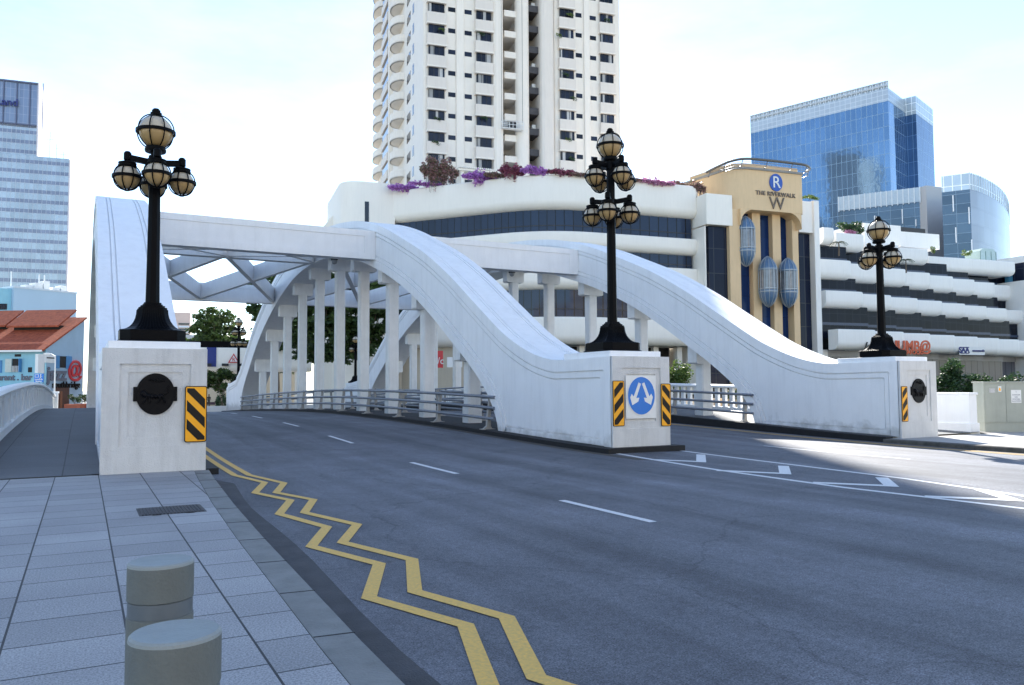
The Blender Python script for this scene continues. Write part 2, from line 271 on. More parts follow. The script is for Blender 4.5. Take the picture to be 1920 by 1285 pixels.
# ------------------------------------------------------------------ mesh builder
class MB:
    def __init__(s): s.v = []; s.f = []; s.m = []
    def add(s, vs, fs, mi=0):
        o = len(s.v); s.v += [tuple(p) for p in vs]; s.f += [tuple(i+o for i in f) for f in fs]; s.m += [mi]*len(fs); return s
    def box(s, x0, x1, y0, y1, z0, z1, mi=0):
        return s.add([(x0, y0, z0), (x1, y0, z0), (x1, y1, z0), (x0, y1, z0), (x0, y0, z1), (x1, y0, z1), (x1, y1, z1), (x0, y1, z1)],
                     [(0, 3, 2, 1), (4, 5, 6, 7), (0, 1, 5, 4), (1, 2, 6, 5), (2, 3, 7, 6), (3, 0, 4, 7)], mi)
    def loft(s, rings, closed=True, caps=True, mi=0):
        n = len(rings[0]); vs = [p for r in rings for p in r]; fs = []
        for i in range(len(rings)-1):
            for j in range(n if closed else n-1):
                k = (j+1) % n; fs.append((i*n+j, i*n+k, (i+1)*n+k, (i+1)*n+j))
        if caps and closed: fs += [tuple(range(n))[::-1], tuple((len(rings)-1)*n+j for j in range(n))]
        return s.add(vs, fs, mi)
    def lathe(s, prof, n=24, c=(0, 0, 0), mi=0, caps=True, ph=0):
        return s.loft([[(c[0]+r*math.cos(2*math.pi*(j+ph)/n), c[1]+r*math.sin(2*math.pi*(j+ph)/n), c[2]+z) for j in range(n)] for r, z in prof], True, caps, mi)
    def tube(s, path, r, n=8, mi=0, closed=False, caps=True):
        P = [Vector(p) for p in path]; rings = []; N = len(P); up = None
        for i, p in enumerate(P):
            if closed: t = P[(i+1) % N]-P[i-1]
            else: t = P[min(i+1, N-1)]-P[max(i-1, 0)]
            t.normalize()
            if up is None: a = Vector((0, 0, 1)) if abs(t.z) < .9 else Vector((1, 0, 0)); up = (a-t*a.dot(t)).normalized()
            else: up = (up-t*up.dot(t)).normalized()
            q = t.cross(up); rr = r[i] if isinstance(r, (list, tuple)) else r
            rings.append([p+up*(rr*math.cos(2*math.pi*j/n))+q*(rr*math.sin(2*math.pi*j/n)) for j in range(n)])
        if closed: rings.append(rings[0]); caps = False
        return s.loft(rings, True, caps, mi)
    def prism(s, poly, f0, f1, mi=0):          # poly of 2-d points; f0,f1 map them to the two ends
        n = len(poly); a = [f0(*p) for p in poly]; b = [f1(*p) for p in poly]
        return s.add(a+b, [tuple(range(n))[::-1], tuple(range(n, 2*n))]+[(i, (i+1) % n, n+(i+1) % n, n+i) for i in range(n)], mi)
    def bar(s, a, b, w, h, mi=0):              # rectangular bar between two points, h vertical
        a = Vector(a); b = Vector(b); t = (b-a).normalized(); q = Vector((t.y, -t.x, 0)); q = q.normalized() if q.length > 1e-6 else Vector((1, 0, 0)); u = q.cross(t)
        if u.z < 0: u = -u
        c = [q*(sx*w/2)+u*(sz*h/2) for sx, sz in ((-1, -1), (1, -1), (1, 1), (-1, 1))]
        return s.add([a+k for k in c]+[b+k for k in c], [(0, 1, 2, 3), (7, 6, 5, 4), (0, 4, 5, 1), (1, 5, 6, 2), (2, 6, 7, 3), (3, 7, 4, 0)], mi)
    def build(s, name, mats, parent=None, smooth=None, bevel=0, loc=None, rz=0, recalc=True):
        me = bpy.data.meshes.new(name); me.from_pydata(s.v, [], s.f)
        mats = mats if isinstance(mats, (list, tuple)) else [mats]
        for m in mats: me.materials.append(m)
        me.polygons.foreach_set('material_index', s.m)
        if recalc:
            bm = bmesh.new(); bm.from_mesh(me); bmesh.ops.recalc_face_normals(bm, faces=bm.faces); bm.to_mesh(me); bm.free()
        if smooth is not None:
            me.shade_smooth(); me.set_sharp_from_angle(angle=R(smooth))
        o = bpy.data.objects.new(name, me); COL.objects.link(o)
        if parent: o.parent = parent
        if loc is not None: o.location = loc
        o.rotation_euler.z = rz
        if bevel:
            md = o.modifiers.new('bevel', 'BEVEL'); md.width = bevel; md.segments = 2; md.limit_method = 'ANGLE'; md.angle_limit = R(40)
        return o
def tag(o, label=None, cat=None, group=None, kind=None):
    if label: o['label'] = label
    if cat: o['category'] = cat
    if group: o['group'] = group
    if kind: o['kind'] = kind
    return o
def thing(name, label, cat, loc=(0, 0, 0), rz=0, group=None):
    o = bpy.data.objects.new(name, None); COL.objects.link(o); o.location = loc; o.rotation_euler.z = rz; o.empty_display_size = .3
    return tag(o, label, cat, group)
def copy_tree(o, parent=None):
    c = o.copy(); COL.objects.link(c)
    if parent: c.parent = parent
    for ch in [x for x in o.children]: copy_tree(ch, c)
    return c
def text(body, size, depth, name, m, parent=None, bold=0, align='CENTER', shear=0, space=1):
    cu = bpy.data.curves.new(name, 'FONT'); cu.body = body; cu.size = size; cu.extrude = depth; cu.align_x = align; cu.align_y = 'CENTER'; cu.offset = bold; cu.shear = shear; cu.space_character = space
    tmp = bpy.data.objects.new('tmp', cu); COL.objects.link(tmp); dg = bpy.context.evaluated_depsgraph_get(); dg.update()
    me = bpy.data.meshes.new_from_object(tmp.evaluated_get(dg)); bpy.data.objects.remove(tmp); me.materials.clear(); me.materials.append(m)
    o = bpy.data.objects.new(name, me); COL.objects.link(o)
    if parent: o.parent = parent
    return o
def facing(o, x, y, z):                      # stand a text/plate up in a local x-z plane, facing -y
    o.location = (x, y, z); o.rotation_euler = (R(90), 0, 0); return o

def interp(tab, x):
    if x <= tab[0][0]: return tab[0][1]
    for (a, b), (c, d) in zip(tab, tab[1:]):
        if x <= c:
            t = (x-a)/(c-a); return b+(d-b)*t
    return tab[-1][1]
def smoothtab(tab, x):                       # softened interpolation
    return sum(interp(tab, x+k*1.1) for k in (-2, -1, 0, 1, 2))/5
HUMP = [(-50, 0), (16, 0), (20, .06), (23, .15), (27, .25), (33, .34), (40, .38), (45, .36), (53, .22), (62, .02), (72, -.28), (80, -.55), (100, -.95), (130, -1.0), (900, -1)]
SIDE = [(-50, 0), (17, 0), (22, .16), (28, .37), (36, .55), (44, .62), (52, .54), (62, .25), (72, -.15), (80, -.45), (100, -.8), (900, -.85)]
hz = lambda y: smoothtab(HUMP, y)
sz = lambda y: smoothtab(SIDE, y)
def tilt(x): return -.0 if x < 13 else -(x-13)*.016
def road(x, y): return hz(y)-.12+tilt(min(x, 23))

# ================================================================== SETTING
def sheet(xs, ys, zf, name, m, kind='structure', skip=None):
    mb = MB(); vs = [(x, y, zf(x, y)) for y in ys for x in xs]; n = len(xs); fs = []
    for j in range(len(ys)-1):
        for i in range(n-1):
            if skip and skip((xs[i]+xs[i+1])/2, (ys[j]+ys[j+1])/2): continue
            fs.append((j*n+i, j*n+i+1, (j+1)*n+i+1, (j+1)*n+i))
    mb.add(vs, fs); o = mb.build(name, m, recalc=False, smooth=60); o['kind'] = kind; return o
def frange(a, b, n): return [a+(b-a)*i/n for i in range(n+1)]
# carriageway over the bridge and on
ys = [-60, -30, -10]+frange(0, 100, 100)+[110, 130, 160, 220, 300]
xs = [-3, 0, 2, 4, 6, 8, 10, 11.5, 13, 14.3, 16, 18, 20, 22, 24]
sheet([1.2]+xs[2:], [y for y in ys], road, 'road', ASPH)
# side road area in front (right), continuing east, and ground far and wide
sheet([24, 30, 40, 60, 90, 150], [-60, -30, -10, 0, 6, 9], lambda x, y: road(23, 0), 'side_road', ASPH)
sheet([-900, -300, -60, 1.0, 30, 90, 400, 900], [86.0, 100, 140, 200, 400, 1200], lambda x, y: -1.25, 'far_bank_ground', mat('paved_ground', (.25, .25, .24), .85, .2, .2))
sheet([-900, -300, -60, 30, 200, 900], [-600, -200, -20, 14], lambda x, y: -.45, 'near_bank_ground', mat('paved_ground', (.25, .25, .24)))
wm, wn_, wl, wb = nodes('river_water'); wb.inputs[0].default_value = (.03, .05, .035, 1); wb.inputs['Roughness'].default_value = .12
_n = wn_.new('ShaderNodeTexNoise'); _n.inputs['Scale'].default_value = .9; _n.inputs['Detail'].default_value = 4; _b = wn_.new('ShaderNodeBump'); _b.inputs['Strength'].default_value = .35; _b.inputs['Distance'].default_value = .15
_t = wn_.new('ShaderNodeTexCoord'); wl.new(_t.outputs['Object'], _n.inputs[0]); wl.new(_n.outputs[0], _b.inputs['Height']); wl.new(_b.outputs[0], wb.inputs['Normal'])
sheet([-900, -100, 0, 100, 900], [21, 50, 81], lambda x, y: -4.2, 'water', wm)
# quay walls and banks
QUAY = mat('quay_concrete', (.30, .29, .27), .85, .2, .6, .3, 20, stain=.4)
mb = MB()
mb.box(-900, -2.2, 20, 21, -5, -.02); mb.box(28.6, 900, 20, 21, -5, -.12); mb.box(-900, 900, 80.5, 86, -5, -1.2); mb.box(-2.2, 28.6, 18.5, 19.5, -5, -.5); mb.box(-2.2, 28.6, 79.5, 80.4, -5, -1.3)
mb.build('quay', QUAY)['kind'] = 'structure'
# bridge deck body (below the running surface)
mb = MB(); yy = frange(17.2, 81, 32)
mb.loft([[(-2.3, y, hz(y)-.5), (28.2, y, hz(y)-.5), (28.2, y, hz(y)-1.25), (-2.3, y, hz(y)-1.25)] for y in yy])
mb.build('bridge_deck', QUAY)['kind'] = 'structure'
# near pavement, left: tiled, with its kerb edge
KI = [(2.0, 17.4), (1.86, 15.6), (1.62, 11.8), (1.48, 8.97), (1.32, 4.94), (1.27, 3.0), (1.24, 0), (1.2, -8), (1.2, -30)]      # tile / kerb joint
def kx(y, tab=sorted([(b, a) for a, b in KI])): return interp(tab, y)
KO = lambda y: kx(y)+.29
ys2 = [-30, -15, -8, -4, 0, 2, 3, 4, 5, 6, 7, 8, 9, 10, 11, 12, 13, 14, 15, 16, 16.85]
mb = MB(); vs = []; fs = []
for y in ys2: vs += [(-60, y, 0), (-20, y, 0), (-4, y, 0), (kx(y), y, 0)]
for j in range(len(ys2)-1):
    for i in range(3): fs.append((4*j+i, 4*j+i+1, 4*j+5+i, 4*j+4+i))
mb.add(vs, fs); o = mb.build('pavement', TILES, recalc=False); o['kind'] = 'structure'
mb = MB(); mb.loft([[(kx(y)+.008, y, -.004), (KO(y)-.02, y, -.006), (KO(y), y, -.03), (KO(y)+.01, y, -.3), (kx(y)+.008, y, -.3)] for y in ys2])
kb = mb.build('kerb', KERB, smooth=30); kb['kind'] = 'structure'
# kerb joints
mb = MB()
for k in range(24):
    y = 16.2-k*1.22; mb.bar((kx(y)+.012, y, -.0035), (KO(y)-.01, y-.02, -.0055), .014, .004)
mb.build('kerb_joints', KERBB)['kind'] = 'structure'
mb = MB(); gw = lambda y: .28+.04*math.sin(y*.9)
mb.loft([[(KO(y)+.01, y, -.110), (KO(y)+.01+gw(y), y, -.115), (KO(y)+.01+gw(y), y, -.2), (KO(y)+.01, y, -.2)] for y in ys2])
mb.build('gutter', GUTTER)['kind'] = 'structure'
# bridge footways
def footway(x0, x1, name, kerbx, edge):
    yy = frange(16.86 if x0 < 5 else 17.0, 84, 66)
    o = sheet([x0, (x0+x1)/2, x1], yy, lambda x, y: sz(y)+(.0 if x0 < 5 else -.10*max(0, 1-(y-17)/15)), name, SIDEW)
    mb = MB()
    mb.loft([[(kerbx[0], y, sz(y)+(.0 if x0 < 5 else -.10*max(0, 1-(y-17)/15))-.001), (kerbx[1], y, sz(y)+(.0 if x0 < 5 else -.10*max(0, 1-(y-17)/15))-.001), (kerbx[1], y, hz(y)-.55), (kerbx[0], y, hz(y)-.55)] for y in yy])
    mb.build(name+'_kerb', KERBB)['kind'] = 'structure'
footway(-2.0, 2.10, 'left_footway', (2.10, 2.42), 0)
footway(23.1, 28.0, 'right_footway', (22.78, 23.1), 0)
# concrete strip where the footway meets the tiles
MB().box(-3.5, .2, 16.86, 17.9, -.2, .012).build('footway_threshold', mat('threshold_concrete', (.07, .08, .09), .85, .3, 2, .5, 60, stain=.4))['kind'] = 'structure'
# right-hand pavement in front of the bridge
RP = [(22.9, 17.0), (22.9, 15.4), (22.75, 14), (22.7, 12.6), (22.9, 11.6), (23.6, 10.5), (25.5, 9.6), (30, 9.2), (60, 9.0), (150, 9.0)]
RK = -.13
mb = MB(); poly = RP+[(150, 19.9), (28.6, 19.9), (28.6, 17.0)]
mb.add([(x, y, RK) for x, y in poly], [tuple(range(len(poly)))]); mb.build('right_pavement', mat('pale_paving', (.36, .35, .34), .8, .15, 1.5, .3, 50), recalc=False)['kind'] = 'structure'
mb = MB(); n = len(RP); rings = []
for i, (x, y) in enumerate(RP):
    a = Vector(RP[max(0, i-1)]); b = Vector(RP[min(n-1, i+1)]); t = (b-a).normalized(); q = Vector((t.y, -t.x))*1.0
    if i < 3: q = Vector((-1, 0))
    elif q.x > 0 and i < 6: q = -q
    if i >= 6: q = Vector((0, -1))
    rings.append([(x, y, RK-.002), (x+q.x*.26, y+q.y*.26, RK-.004), (x+q.x*.28, y+q.y*.28, RK-.03), (x+q.x*.28, y+q.y*.28, -.6), (x, y, -.6)])
mb.loft(rings); mb.build('right_kerb', KERBD, smooth=30)['kind'] = 'structure'

# road markings ------------------------------------------------------
def ribbon(path, w, name, m, h=.004, parent=None):
    mb = MB(); P = [Vector((x, y)) for x, y in path]; n = len(P); L = []; Rr = []
    for i in range(n):
        if i == 0: d = (P[1]-P[0]).normalized(); q = Vector((-d.y, d.x)); s = 1
        elif i == n-1: d = (P[-1]-P[-2]).normalized(); q = Vector((-d.y, d.x)); s = 1
        else:
            d1 = (P[i]-P[i-1]).normalized(); d2 = (P[i+1]-P[i]).normalized(); q1 = Vector((-d1.y, d1.x)); q2 = Vector((-d2.y, d2.x)); q = (q1+q2).normalized(); s = 1/max(.38, q.dot(q1))
        L.append(P[i]+q*w/2*s); Rr.append(P[i]-q*w/2*s)
    for i in range(n-1):
        k = max(1, int((P[i+1]-P[i]).length/1.2))
        for j in range(k):
            a, b = j/k, (j+1)/k; c = [L[i].lerp(L[i+1], a), L[i].lerp(L[i+1], b), Rr[i].lerp(Rr[i+1], b), Rr[i].lerp(Rr[i+1], a)]
            mb.add([(p.x, p.y, road(p.x, p.y)+h) for p in c], [(0, 1, 2, 3)])
    return mb, m
markyel = MB(); markwh = MB()
def addrib(dst, path, w, h=.004): b, _ = ribbon(path, w, '', None, h); dst.v, base = dst.v, len(dst.v); dst.add(b.v, b.f)
zz1 = [(2.95, 80), (2.93, 40), (2.9, 20), (2.92, 16.35), (3.24, 14.75), (2.84, 13.5), (3.16, 12.35), (2.73, 11.15), (3.07, 9.84), (2.58, 8.80), (2.93, 7.58), (2.50, 6.40), (2.82, 5.35), (2.40, 4.18), (2.8, 3.0)]
zz2 = [(2.66, 80), (2.66, 40), (2.64, 20), (2.66, 16.45), (2.95, 15.0), (2.53, 13.65), (2.84, 12.47), (2.40, 11.2), (2.69, 9.85), (2.22, 8.75), (2.58, 7.55), (2.10, 6.4), (2.47, 5.32), (2.06, 4.1), (2.4, 3.0)]
off = .0
addrib(markyel, zz1, .125, .007); addrib(markyel, zz2, .125, .007)
addrib(markyel, [(21.9, 8), (22.2, 17), (22.45, 40), (22.5, 78)], .1); addrib(markyel, [(21.6, 8), (21.95, 17), (22.2, 40), (22.25, 78)], .1)
for a, b in (((6.40, 8.15), (6.42, 10.38)), ((6.58, 14.57), (6.6, 17.13)), ((6.85, 22.4), (6.9, 25.1)), ((7.1, 30.0), (7.15, 32.8)), ((7.2, 37.4), (7.25, 40)), ((7.3, 44.6), (7.35, 47)), ((7.3, 52), (7.3, 55))):
    addrib(markwh, [a, b], .12)
for a, b in (((17.6, 12.5), (17.7, 17.3)), ((17.8, 22), (17.9, 26)), ((17.9, 31), (17.9, 35)), ((17.9, 40), (17.9, 44))):
    addrib(markwh, [a, b], .10)
addrib(markwh, [(12.0, 16.9), (11.45, 12.3), (11.3, 9.3), (11.5, 6.5), (11.7, 3)], .14)
addrib(markwh, [(14.05, 16.7), (13.7, 12.8), (13.35, 9.6), (12.75, 7.0), (12.0, 3.2)], .14)
for P in ([(13.70, 15.5), (12.38, 14.0), (11.75, 14.95)], [(13.25, 12.4), (12.1, 11.28), (11.38, 12.4)], [(13.1, 9.9), (12.15, 9.0), (11.4, 10.0)], [(12.95, 7.95), (12.2, 7.0), (11.45, 7.9)], [(12.5, 5.6), (12.1, 5.0), (11.6, 5.7)]):
    addrib(markwh, P, .22, .0055)
markyel.build('yellow_road_lines', YPAINT, recalc=False)['kind'] = 'structure'
markwh.build('white_road_lines', WPAINT, recalc=False)['kind'] = 'structure'

# ================================================================== THE BRIDGE
XS = (.31, 11.98, 23.335); W = 1.86; YC = 47.4; Y0 = 16.91; YE = 79.4
EXT = [(16.91, 2.38), (19.3, 2.36), (19.9, 2.39), (20.5, 2.49), (21.1, 2.64), (21.75, 2.86), (22.4, 3.12), (23.05, 3.42), (24.1, 4.0), (25.67, 4.90), (27.4, 5.88), (29.8, 7.05), (32.5, 8.12), (34.2, 8.76), (36.1, 9.36), (38.5, 9.95), (41.5, 10.4), (44.5, 10.68), (47.4, 10.78)]
INT = [(23.22, .0), (23.36, .45), (23.7, .98), (24.35, 1.62), (25.65, 2.5), (26.9, 3.22), (28.65, 4.22), (31.0, 5.42), (33.8, 6.55), (36.3, 7.35), (39.3, 8.15), (43, 8.82), (47.4, 9.05)]
def cr(pts, n):
    out = []
    P = [Vector(p) for p in pts]; P = [P[0]*2-P[1]]+P+[P[-1]*2-P[-2]]
    P[-1] = Vector((2*P[-2].x-P[-3].x, P[-3].y))
    for i in range(1, len(P)-2):
        for k in range(n):
            t = k/n; a, b, c, d = P[i-1:i+3]
            out.append(.5*((2*b)+(c-a)*t+(2*a-5*b+4*c-d)*t*t+(3*b-a-3*c+d)*t**3))
    out.append(P[-2]); return out
ext = cr(EXT, 3); itr = cr(INT, 4)
extF = ext+[Vector((2*YC-p.x, p.y-.0)) for p in ext[::-1][1:]]
extF = [p for p in extF if p.x < YE-.5]+[Vector((YE, 2.0))]
for p in extF:
    if p.x > 74: p.y = min(p.y, 2.38) - .38*min(1, (p.x-74)/4)
intF = itr+[Vector((2*YC-p.x, p.y)) for p in itr[::-1][1:]]
for p in intF[-3:]: p.y -= .25*(1)
intY = lambda y: interp([(p.x, p.y) for p in intF], y)
extY = lambda y: interp([(p.x, p.y) for p in extF], y)
bridge = thing('road_bridge', 'white concrete arch bridge with three great ribs over the road', 'bridge', (0, 0, 0))
def make_rib(X, zoff, idx):
    bm = bmesh.new()
    zb = lambda y: hz(y)-.35+zoff
    out = [(Y0, zb(Y0)), (20, zb(20)), (intF[0].x, zb(intF[0].x))]+[(p.x, max(p.y, hz(p.x)-.2)) for p in intF[1:-1]]+[(intF[-1].x, zb(intF[-1].x)), (YE, zb(YE))]+[(p.x, p.y) for p in extF[::-1]]
    def side(x, flip):
        vs = [bm.verts.new((x, y, z)) for y, z in out]
        f = bm.faces.new(vs if not flip else vs[::-1]); return f, vs
    fa, va = side(X, False); fb, vb = side(X+W, True)
    n = len(out)
    next_ = len(extF)
    for i in range(n):
        j = (i+1) % n
        # extrados edges: give the top a sunk panel between two margins
        is_ext = i >= n-next_ and j != 0
        if not is_ext:
            bm.faces.new((va[i], vb[i], vb[j], va[j]))
    # top strips
    GR = []
    for q in (.34, .47): GR += [(q, 0), (q+.004, .06), (q+.034, .06), (q+.038, .006)]
    GR = GR+[(W-a_, d_) for a_, d_ in GR[::-1]]
    def row(i):
        y, z = out[i]; return [va[i]]+[bm.verts.new((X+a, y, z-d)) for a, d in GR]+[vb[i]]
    prev = None; rows = [row(i) for i in range(n-next_, n)]
    for a, b in zip(rows, rows[1:]):
        for k in range(len(a)-1): bm.faces.new((a[k], a[k+1], b[k+1], b[k]))
    bmesh.ops.recalc_face_normals(bm, faces=bm.faces)
    for f in (fa, fb):
        r1 = bmesh.ops.inset_region(bm, faces=[f], thickness=.34, depth=0, use_even_offset=True, use_boundary=True)
        for gap in (.0, .15):
            if gap: bmesh.ops.inset_region(bm, faces=[f], thickness=gap, depth=0, use_even_offset=True)
            bmesh.ops.inset_region(bm, faces=[f], thickness=.004, depth=-.07, use_even_offset=True)
            bmesh.ops.inset_region(bm, faces=[f], thickness=.03, depth=0, use_even_offset=True)
            bmesh.ops.inset_region(bm, faces=[f], thickness=.004, depth=.045, use_even_offset=True)
    bmesh.ops.triangulate(bm, faces=[f for f in bm.faces if len(f.verts) > 4])
    me = bpy.data.meshes.new('arch_rib'); bm.to_mesh(me); bm.free(); me.materials.append(WHITE)
    me.shade_smooth(); me.set_sharp_from_angle(angle=R(22))
    o = bpy.data.objects.new('arch_rib', me); COL.objects.link(o); o.parent = bridge
    return o
YCOL = [27.2+4.42*i for i in range(10)]
def frame_panel(mb, x0, x1, z0, z1, w, y0, y1):
    mb.box(x0, x1, y0, y1, z1-w, z1); mb.box(x0, x1, y0, y1, z0, z0+w); mb.box(x0, x0+w, y0, y1, z0+w, z1-w); mb.box(x1-w, x1, y0, y1, z0+w, z1-w)
def plaque(parent, cx, cz, y):
    mb = MB(); a, b = .345, .40; pts = []
    for k in range(64):
        t = 2*math.pi*k/64; pts.append((cx+a*math.cos(t), cz+b*math.sin(t)))
    mb.prism(pts, lambda x, z: (x, y, z), lambda x, z: (x, y-.05, z))
    pin = [((x-cx)*.9+cx, (z-cz)*.92+cz) for x, z in pts]
    mb.box(cx-a-.045, cx+a+.045, y-.045, y-.001, cz-.14, cz+.14)
    o = mb.build('plaque', BRONZE, parent, smooth=40, bevel=.008); o['label'] = 'black oval plaque with a walking lion in relief'
    rg = MB(); rg.tube([(cx+(a-.04)*math.cos(2*math.pi*k/48), y-.052, cz+(b-.04)*math.sin(2*math.pi*k/48)) for k in range(48)], .012, 6, closed=True); rg.build('rim', BRONZE, parent, smooth=60) if False else None
    # lion in relief, facing left
    L = MB(); q = lambda x, z, r, rz=1.0: L.lathe([(r*math.sin(math.pi*i/8), -r*math.cos(math.pi*i/8)*rz) for i in range(1, 8)], 10, (cx+x, y-.05, cz+z))
    body = [(-.17, -.03, .052), (-.12, -.035, .05), (-.06, -.045, .045), (0, -.05, .043), (.06, -.045, .042), (.11, -.04, .045)]
    for x, z, r in body: q(x, z, r)
    q(-.21, .015, .062); q(-.245, 0, .035); q(-.19, -.01, .06)
    for x0, x1 in ((-.16, -.21), (-.12, -.10), (.08, .05), (.12, .17)):
        L.tube([(cx+x0, y-.06, cz-.05), (cx+(x0+x1)/2+.01, y-.065, cz-.11), (cx+x1, y-.06, cz-.17), (cx+x1-.03, y-.06, cz-.175)], [.03, .02, .016, .014], 7)
    L.tube([(cx+.15, y-.06, cz-.02), (cx+.2, y-.065, cz+.0), (cx+.23, y-.065, cz+.05), (cx+.21, y-.065, cz+.1), (cx+.24, y-.065, cz+.13)], [.014, .01, .01, .01, .018], 6)
    for k in range(6): L.tube([(cx-.13+.05*k, y-.05, cz+.30+.02*math.sin(k*2)), (cx-.11+.05*k, y-.065, cz+.27), (cx-.10+.05*k, y-.05, cz+.24+.02*math.cos(k))], .016, 6)   # crest relief at the top
    return o, L
for i, X in enumerate(XS):
    zo = (0, 0, -.1)[i]
    rib = make_rib(X, zo, i)
    rib['label'] = ('left-hand arch rib, seen almost end-on', 'middle arch rib with the blue two-arrow sign', 'right-hand arch rib whose foot is in the sun')[i]
    for yc in YCOL:
        zt = min(intY(yc-.25), intY(yc+.25)); g = hz(yc)-.3
        if zt-g < .9: continue
        cx = X+W/2
        mb = MB(); ch = .06
        mb.prism([(-.26+ch, -.25), (.26-ch, -.25), (.26, -.25+ch), (.26, .25-ch), (.26-ch, .25), (-.26+ch, .25), (-.26, .25-ch), (-.26, -.25+ch)], lambda x, y: (cx+x, yc+y, zt-.5), lambda x, y: (cx+x, yc+y, g+.95))
        mb.box(cx-.275, cx+.275, yc-.265, yc+.265, g, g+.95)
        mb.build('column', COLW, rib)
        cb = MB(); zc = zt-.62
        cb.prism([(-.62, zc), (-.55, zc-.06), (.55, zc-.06), (.62, zc), (.62, zt+.5), (-.62, zt+.5)], lambda x, z: (cx+x, yc-.29, min(z, intY(yc-.29)+.1)), lambda x, z: (cx+x, yc+.29, min(z, intY(yc+.29)+.1)))
        cb.build('corbel', COLW, rib)
    # pedestal cap slab and panelled front
    for yy0, yy1, nearend in ((Y0+.16, 19.35, True), (YE-2.1, YE-.15, False)):
        z = extY((yy0+yy1)/2)
        mb = MB(); mb.box(X+.1, X+W-.1, yy0, yy1, z-.05, z+.165); mb.build('pedestal_cap', WHITE, rib, bevel=.015)
    y = Y0; zb = 0+zo; zt = 2.38; mb = MB()
    # raised frame steps on the front face
    frame_panel(mb, X+.001, X+W-.001, zb-.3, zt, .0001, y-.001, y) if False else None
    def ringf(ix, iz0, iz1, t, dep):
        x0, x1, z0, z1 = X+ix, X+W-ix, zb+iz0, zt-iz1
        mb.box(x0-t, x1+t, y-dep, y+.02, z1, z1+t); mb.box(x0-t, x0, y-dep, y+.02, z0, z1); mb.box(x1, x1+t, y-dep, y+.02, z0, z1); mb.box(x0-t, x1+t, y-dep, y+.02, z0-t, z0)
    # outer border slab
    x0, x1 = X+.30, X+W-.30; z0, z1 = zb+.50, zt-.30
    D1 = .07
    mb.box(X, X+W, y-D1, y+.02, z1, zt); mb.box(X, x0, y-D1, y+.02, zb-.3, z1); mb.box(x1, X+W, y-D1, y+.02, zb-.3, z1); mb.box(x0, x1, y-D1, y+.02, zb-.3, z0)
    x2, x3, z2, z3 = x0+.15, x1-.15, z0+.17, z1-.16; D2 = .032
    mb.box(x0, x1, y-D2, y+.02, z3, z1); mb.box(x0, x2, y-D2, y+.02, z0, z3); mb.box(x3, x1, y-D2, y+.02, z0, z3); mb.box(x2, x3, y-D2, y+.02, z0, z2)
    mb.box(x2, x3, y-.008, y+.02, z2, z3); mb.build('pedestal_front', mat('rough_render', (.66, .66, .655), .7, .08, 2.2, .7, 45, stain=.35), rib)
    if i != 1:
        pl, L = plaque(rib, X+W/2-(.0 if i == 0 else -.05), zb+1.50, y-.005)
        L.build('lion_relief', BRONZE, rib, smooth=60)
# cross beams
for bx0, bx1 in ((XS[0]+W-.1, XS[1]+.0), (XS[1]+W-.1, XS[2]+.0)):
    for yb, z0, z1, front in ((35.9, 7.62, 8.97, True), (47.1, 9.02, 10.5, False), (58.6, 7.70, 8.95, True)):
        mb = MB(); mb.box(bx0, bx1+.05, yb, yb+.55, z0, z1)
        # thin proud margin leaving a sunk panel
        t = .28; xx0, xx1 = bx0, bx1
        for s_, yy in ((-1, yb), (1, yb+.55)):
            ya, yb_ = (yy-.035, yy+.01) if s_ < 0 else (yy-.01, yy+.035)
            mb.box(xx0, xx1, ya, yb_, z1-t, z1+.001); mb.box(xx0, xx1, ya, yb_, z0-.001, z0+t); mb.box(xx1-.5, xx1, ya, yb_, z0+t, z1-t); mb.box(xx0, xx0+.5, ya, yb_, z0+t, z1-t)
        mb.build('cross_beam', BEAMW, bridge)
    xm = (bx0+bx1)/2
    for ya, yb, za, zb2 in ((47.4, 58.7, 9.62, 8.28), (47.4, 36.3, 9.62, 8.28)):
        for (xa, xb) in ((bx0, xm), (xm, bx0), (xm, bx1), (bx1, xm)):
            mb = MB(); mb.bar((xa, ya, za), (xb, yb, zb2), .30, .98); mb.build('diagonal_brace', BEAMW, bridge)
# medians under the ribs
for i, X in enumerate(XS[1:]):
    zo = (0, -.1)[i]
    x0, x1 = X-.30, X+W+(.32 if i == 0 else .0)
    mb = MB(); yy = frange(Y0-.28, 80.2, 64)
    if i == 0:
        mb.loft([[(x0, y, hz(y)+.01), (x0+.15, y, hz(y)+.014), (x1-.15, y, hz(y)+.014), (x1, y, hz(y)+.01), (x1, y, hz(y)-.4), (x0, y, hz(y)-.4)] for y in yy])
        mb.build('median_kerb', KERBB)['kind'] = 'structure'
        mb = MB(); mb.loft([[(x0+.16, y, hz(y)+.022), (x1-.16, y, hz(y)+.022), (x1-.16, y, hz(y)-.1), (x0+.16, y, hz(y)-.1)] for y in frange(Y0+1, 79.8, 62)])
        mb.build('median', DECK)['kind'] = 'structure'
for i, X in enumerate((XS[1], XS[2])):
    # road-side dirt along the kerb foot
    yy = frange(15 if i == 0 else 17.2, 60, 60); xo = X-.30 if i == 0 else X-.56
    if i == 0: sheet([xo-.3, xo+.01], yy, lambda x, y: road(x, y)+.0035, 'kerb_grit', mat('grit', (.10, .08, .06), .95, .5, 5, .5, 80, c2=(.06, .06, .065)))

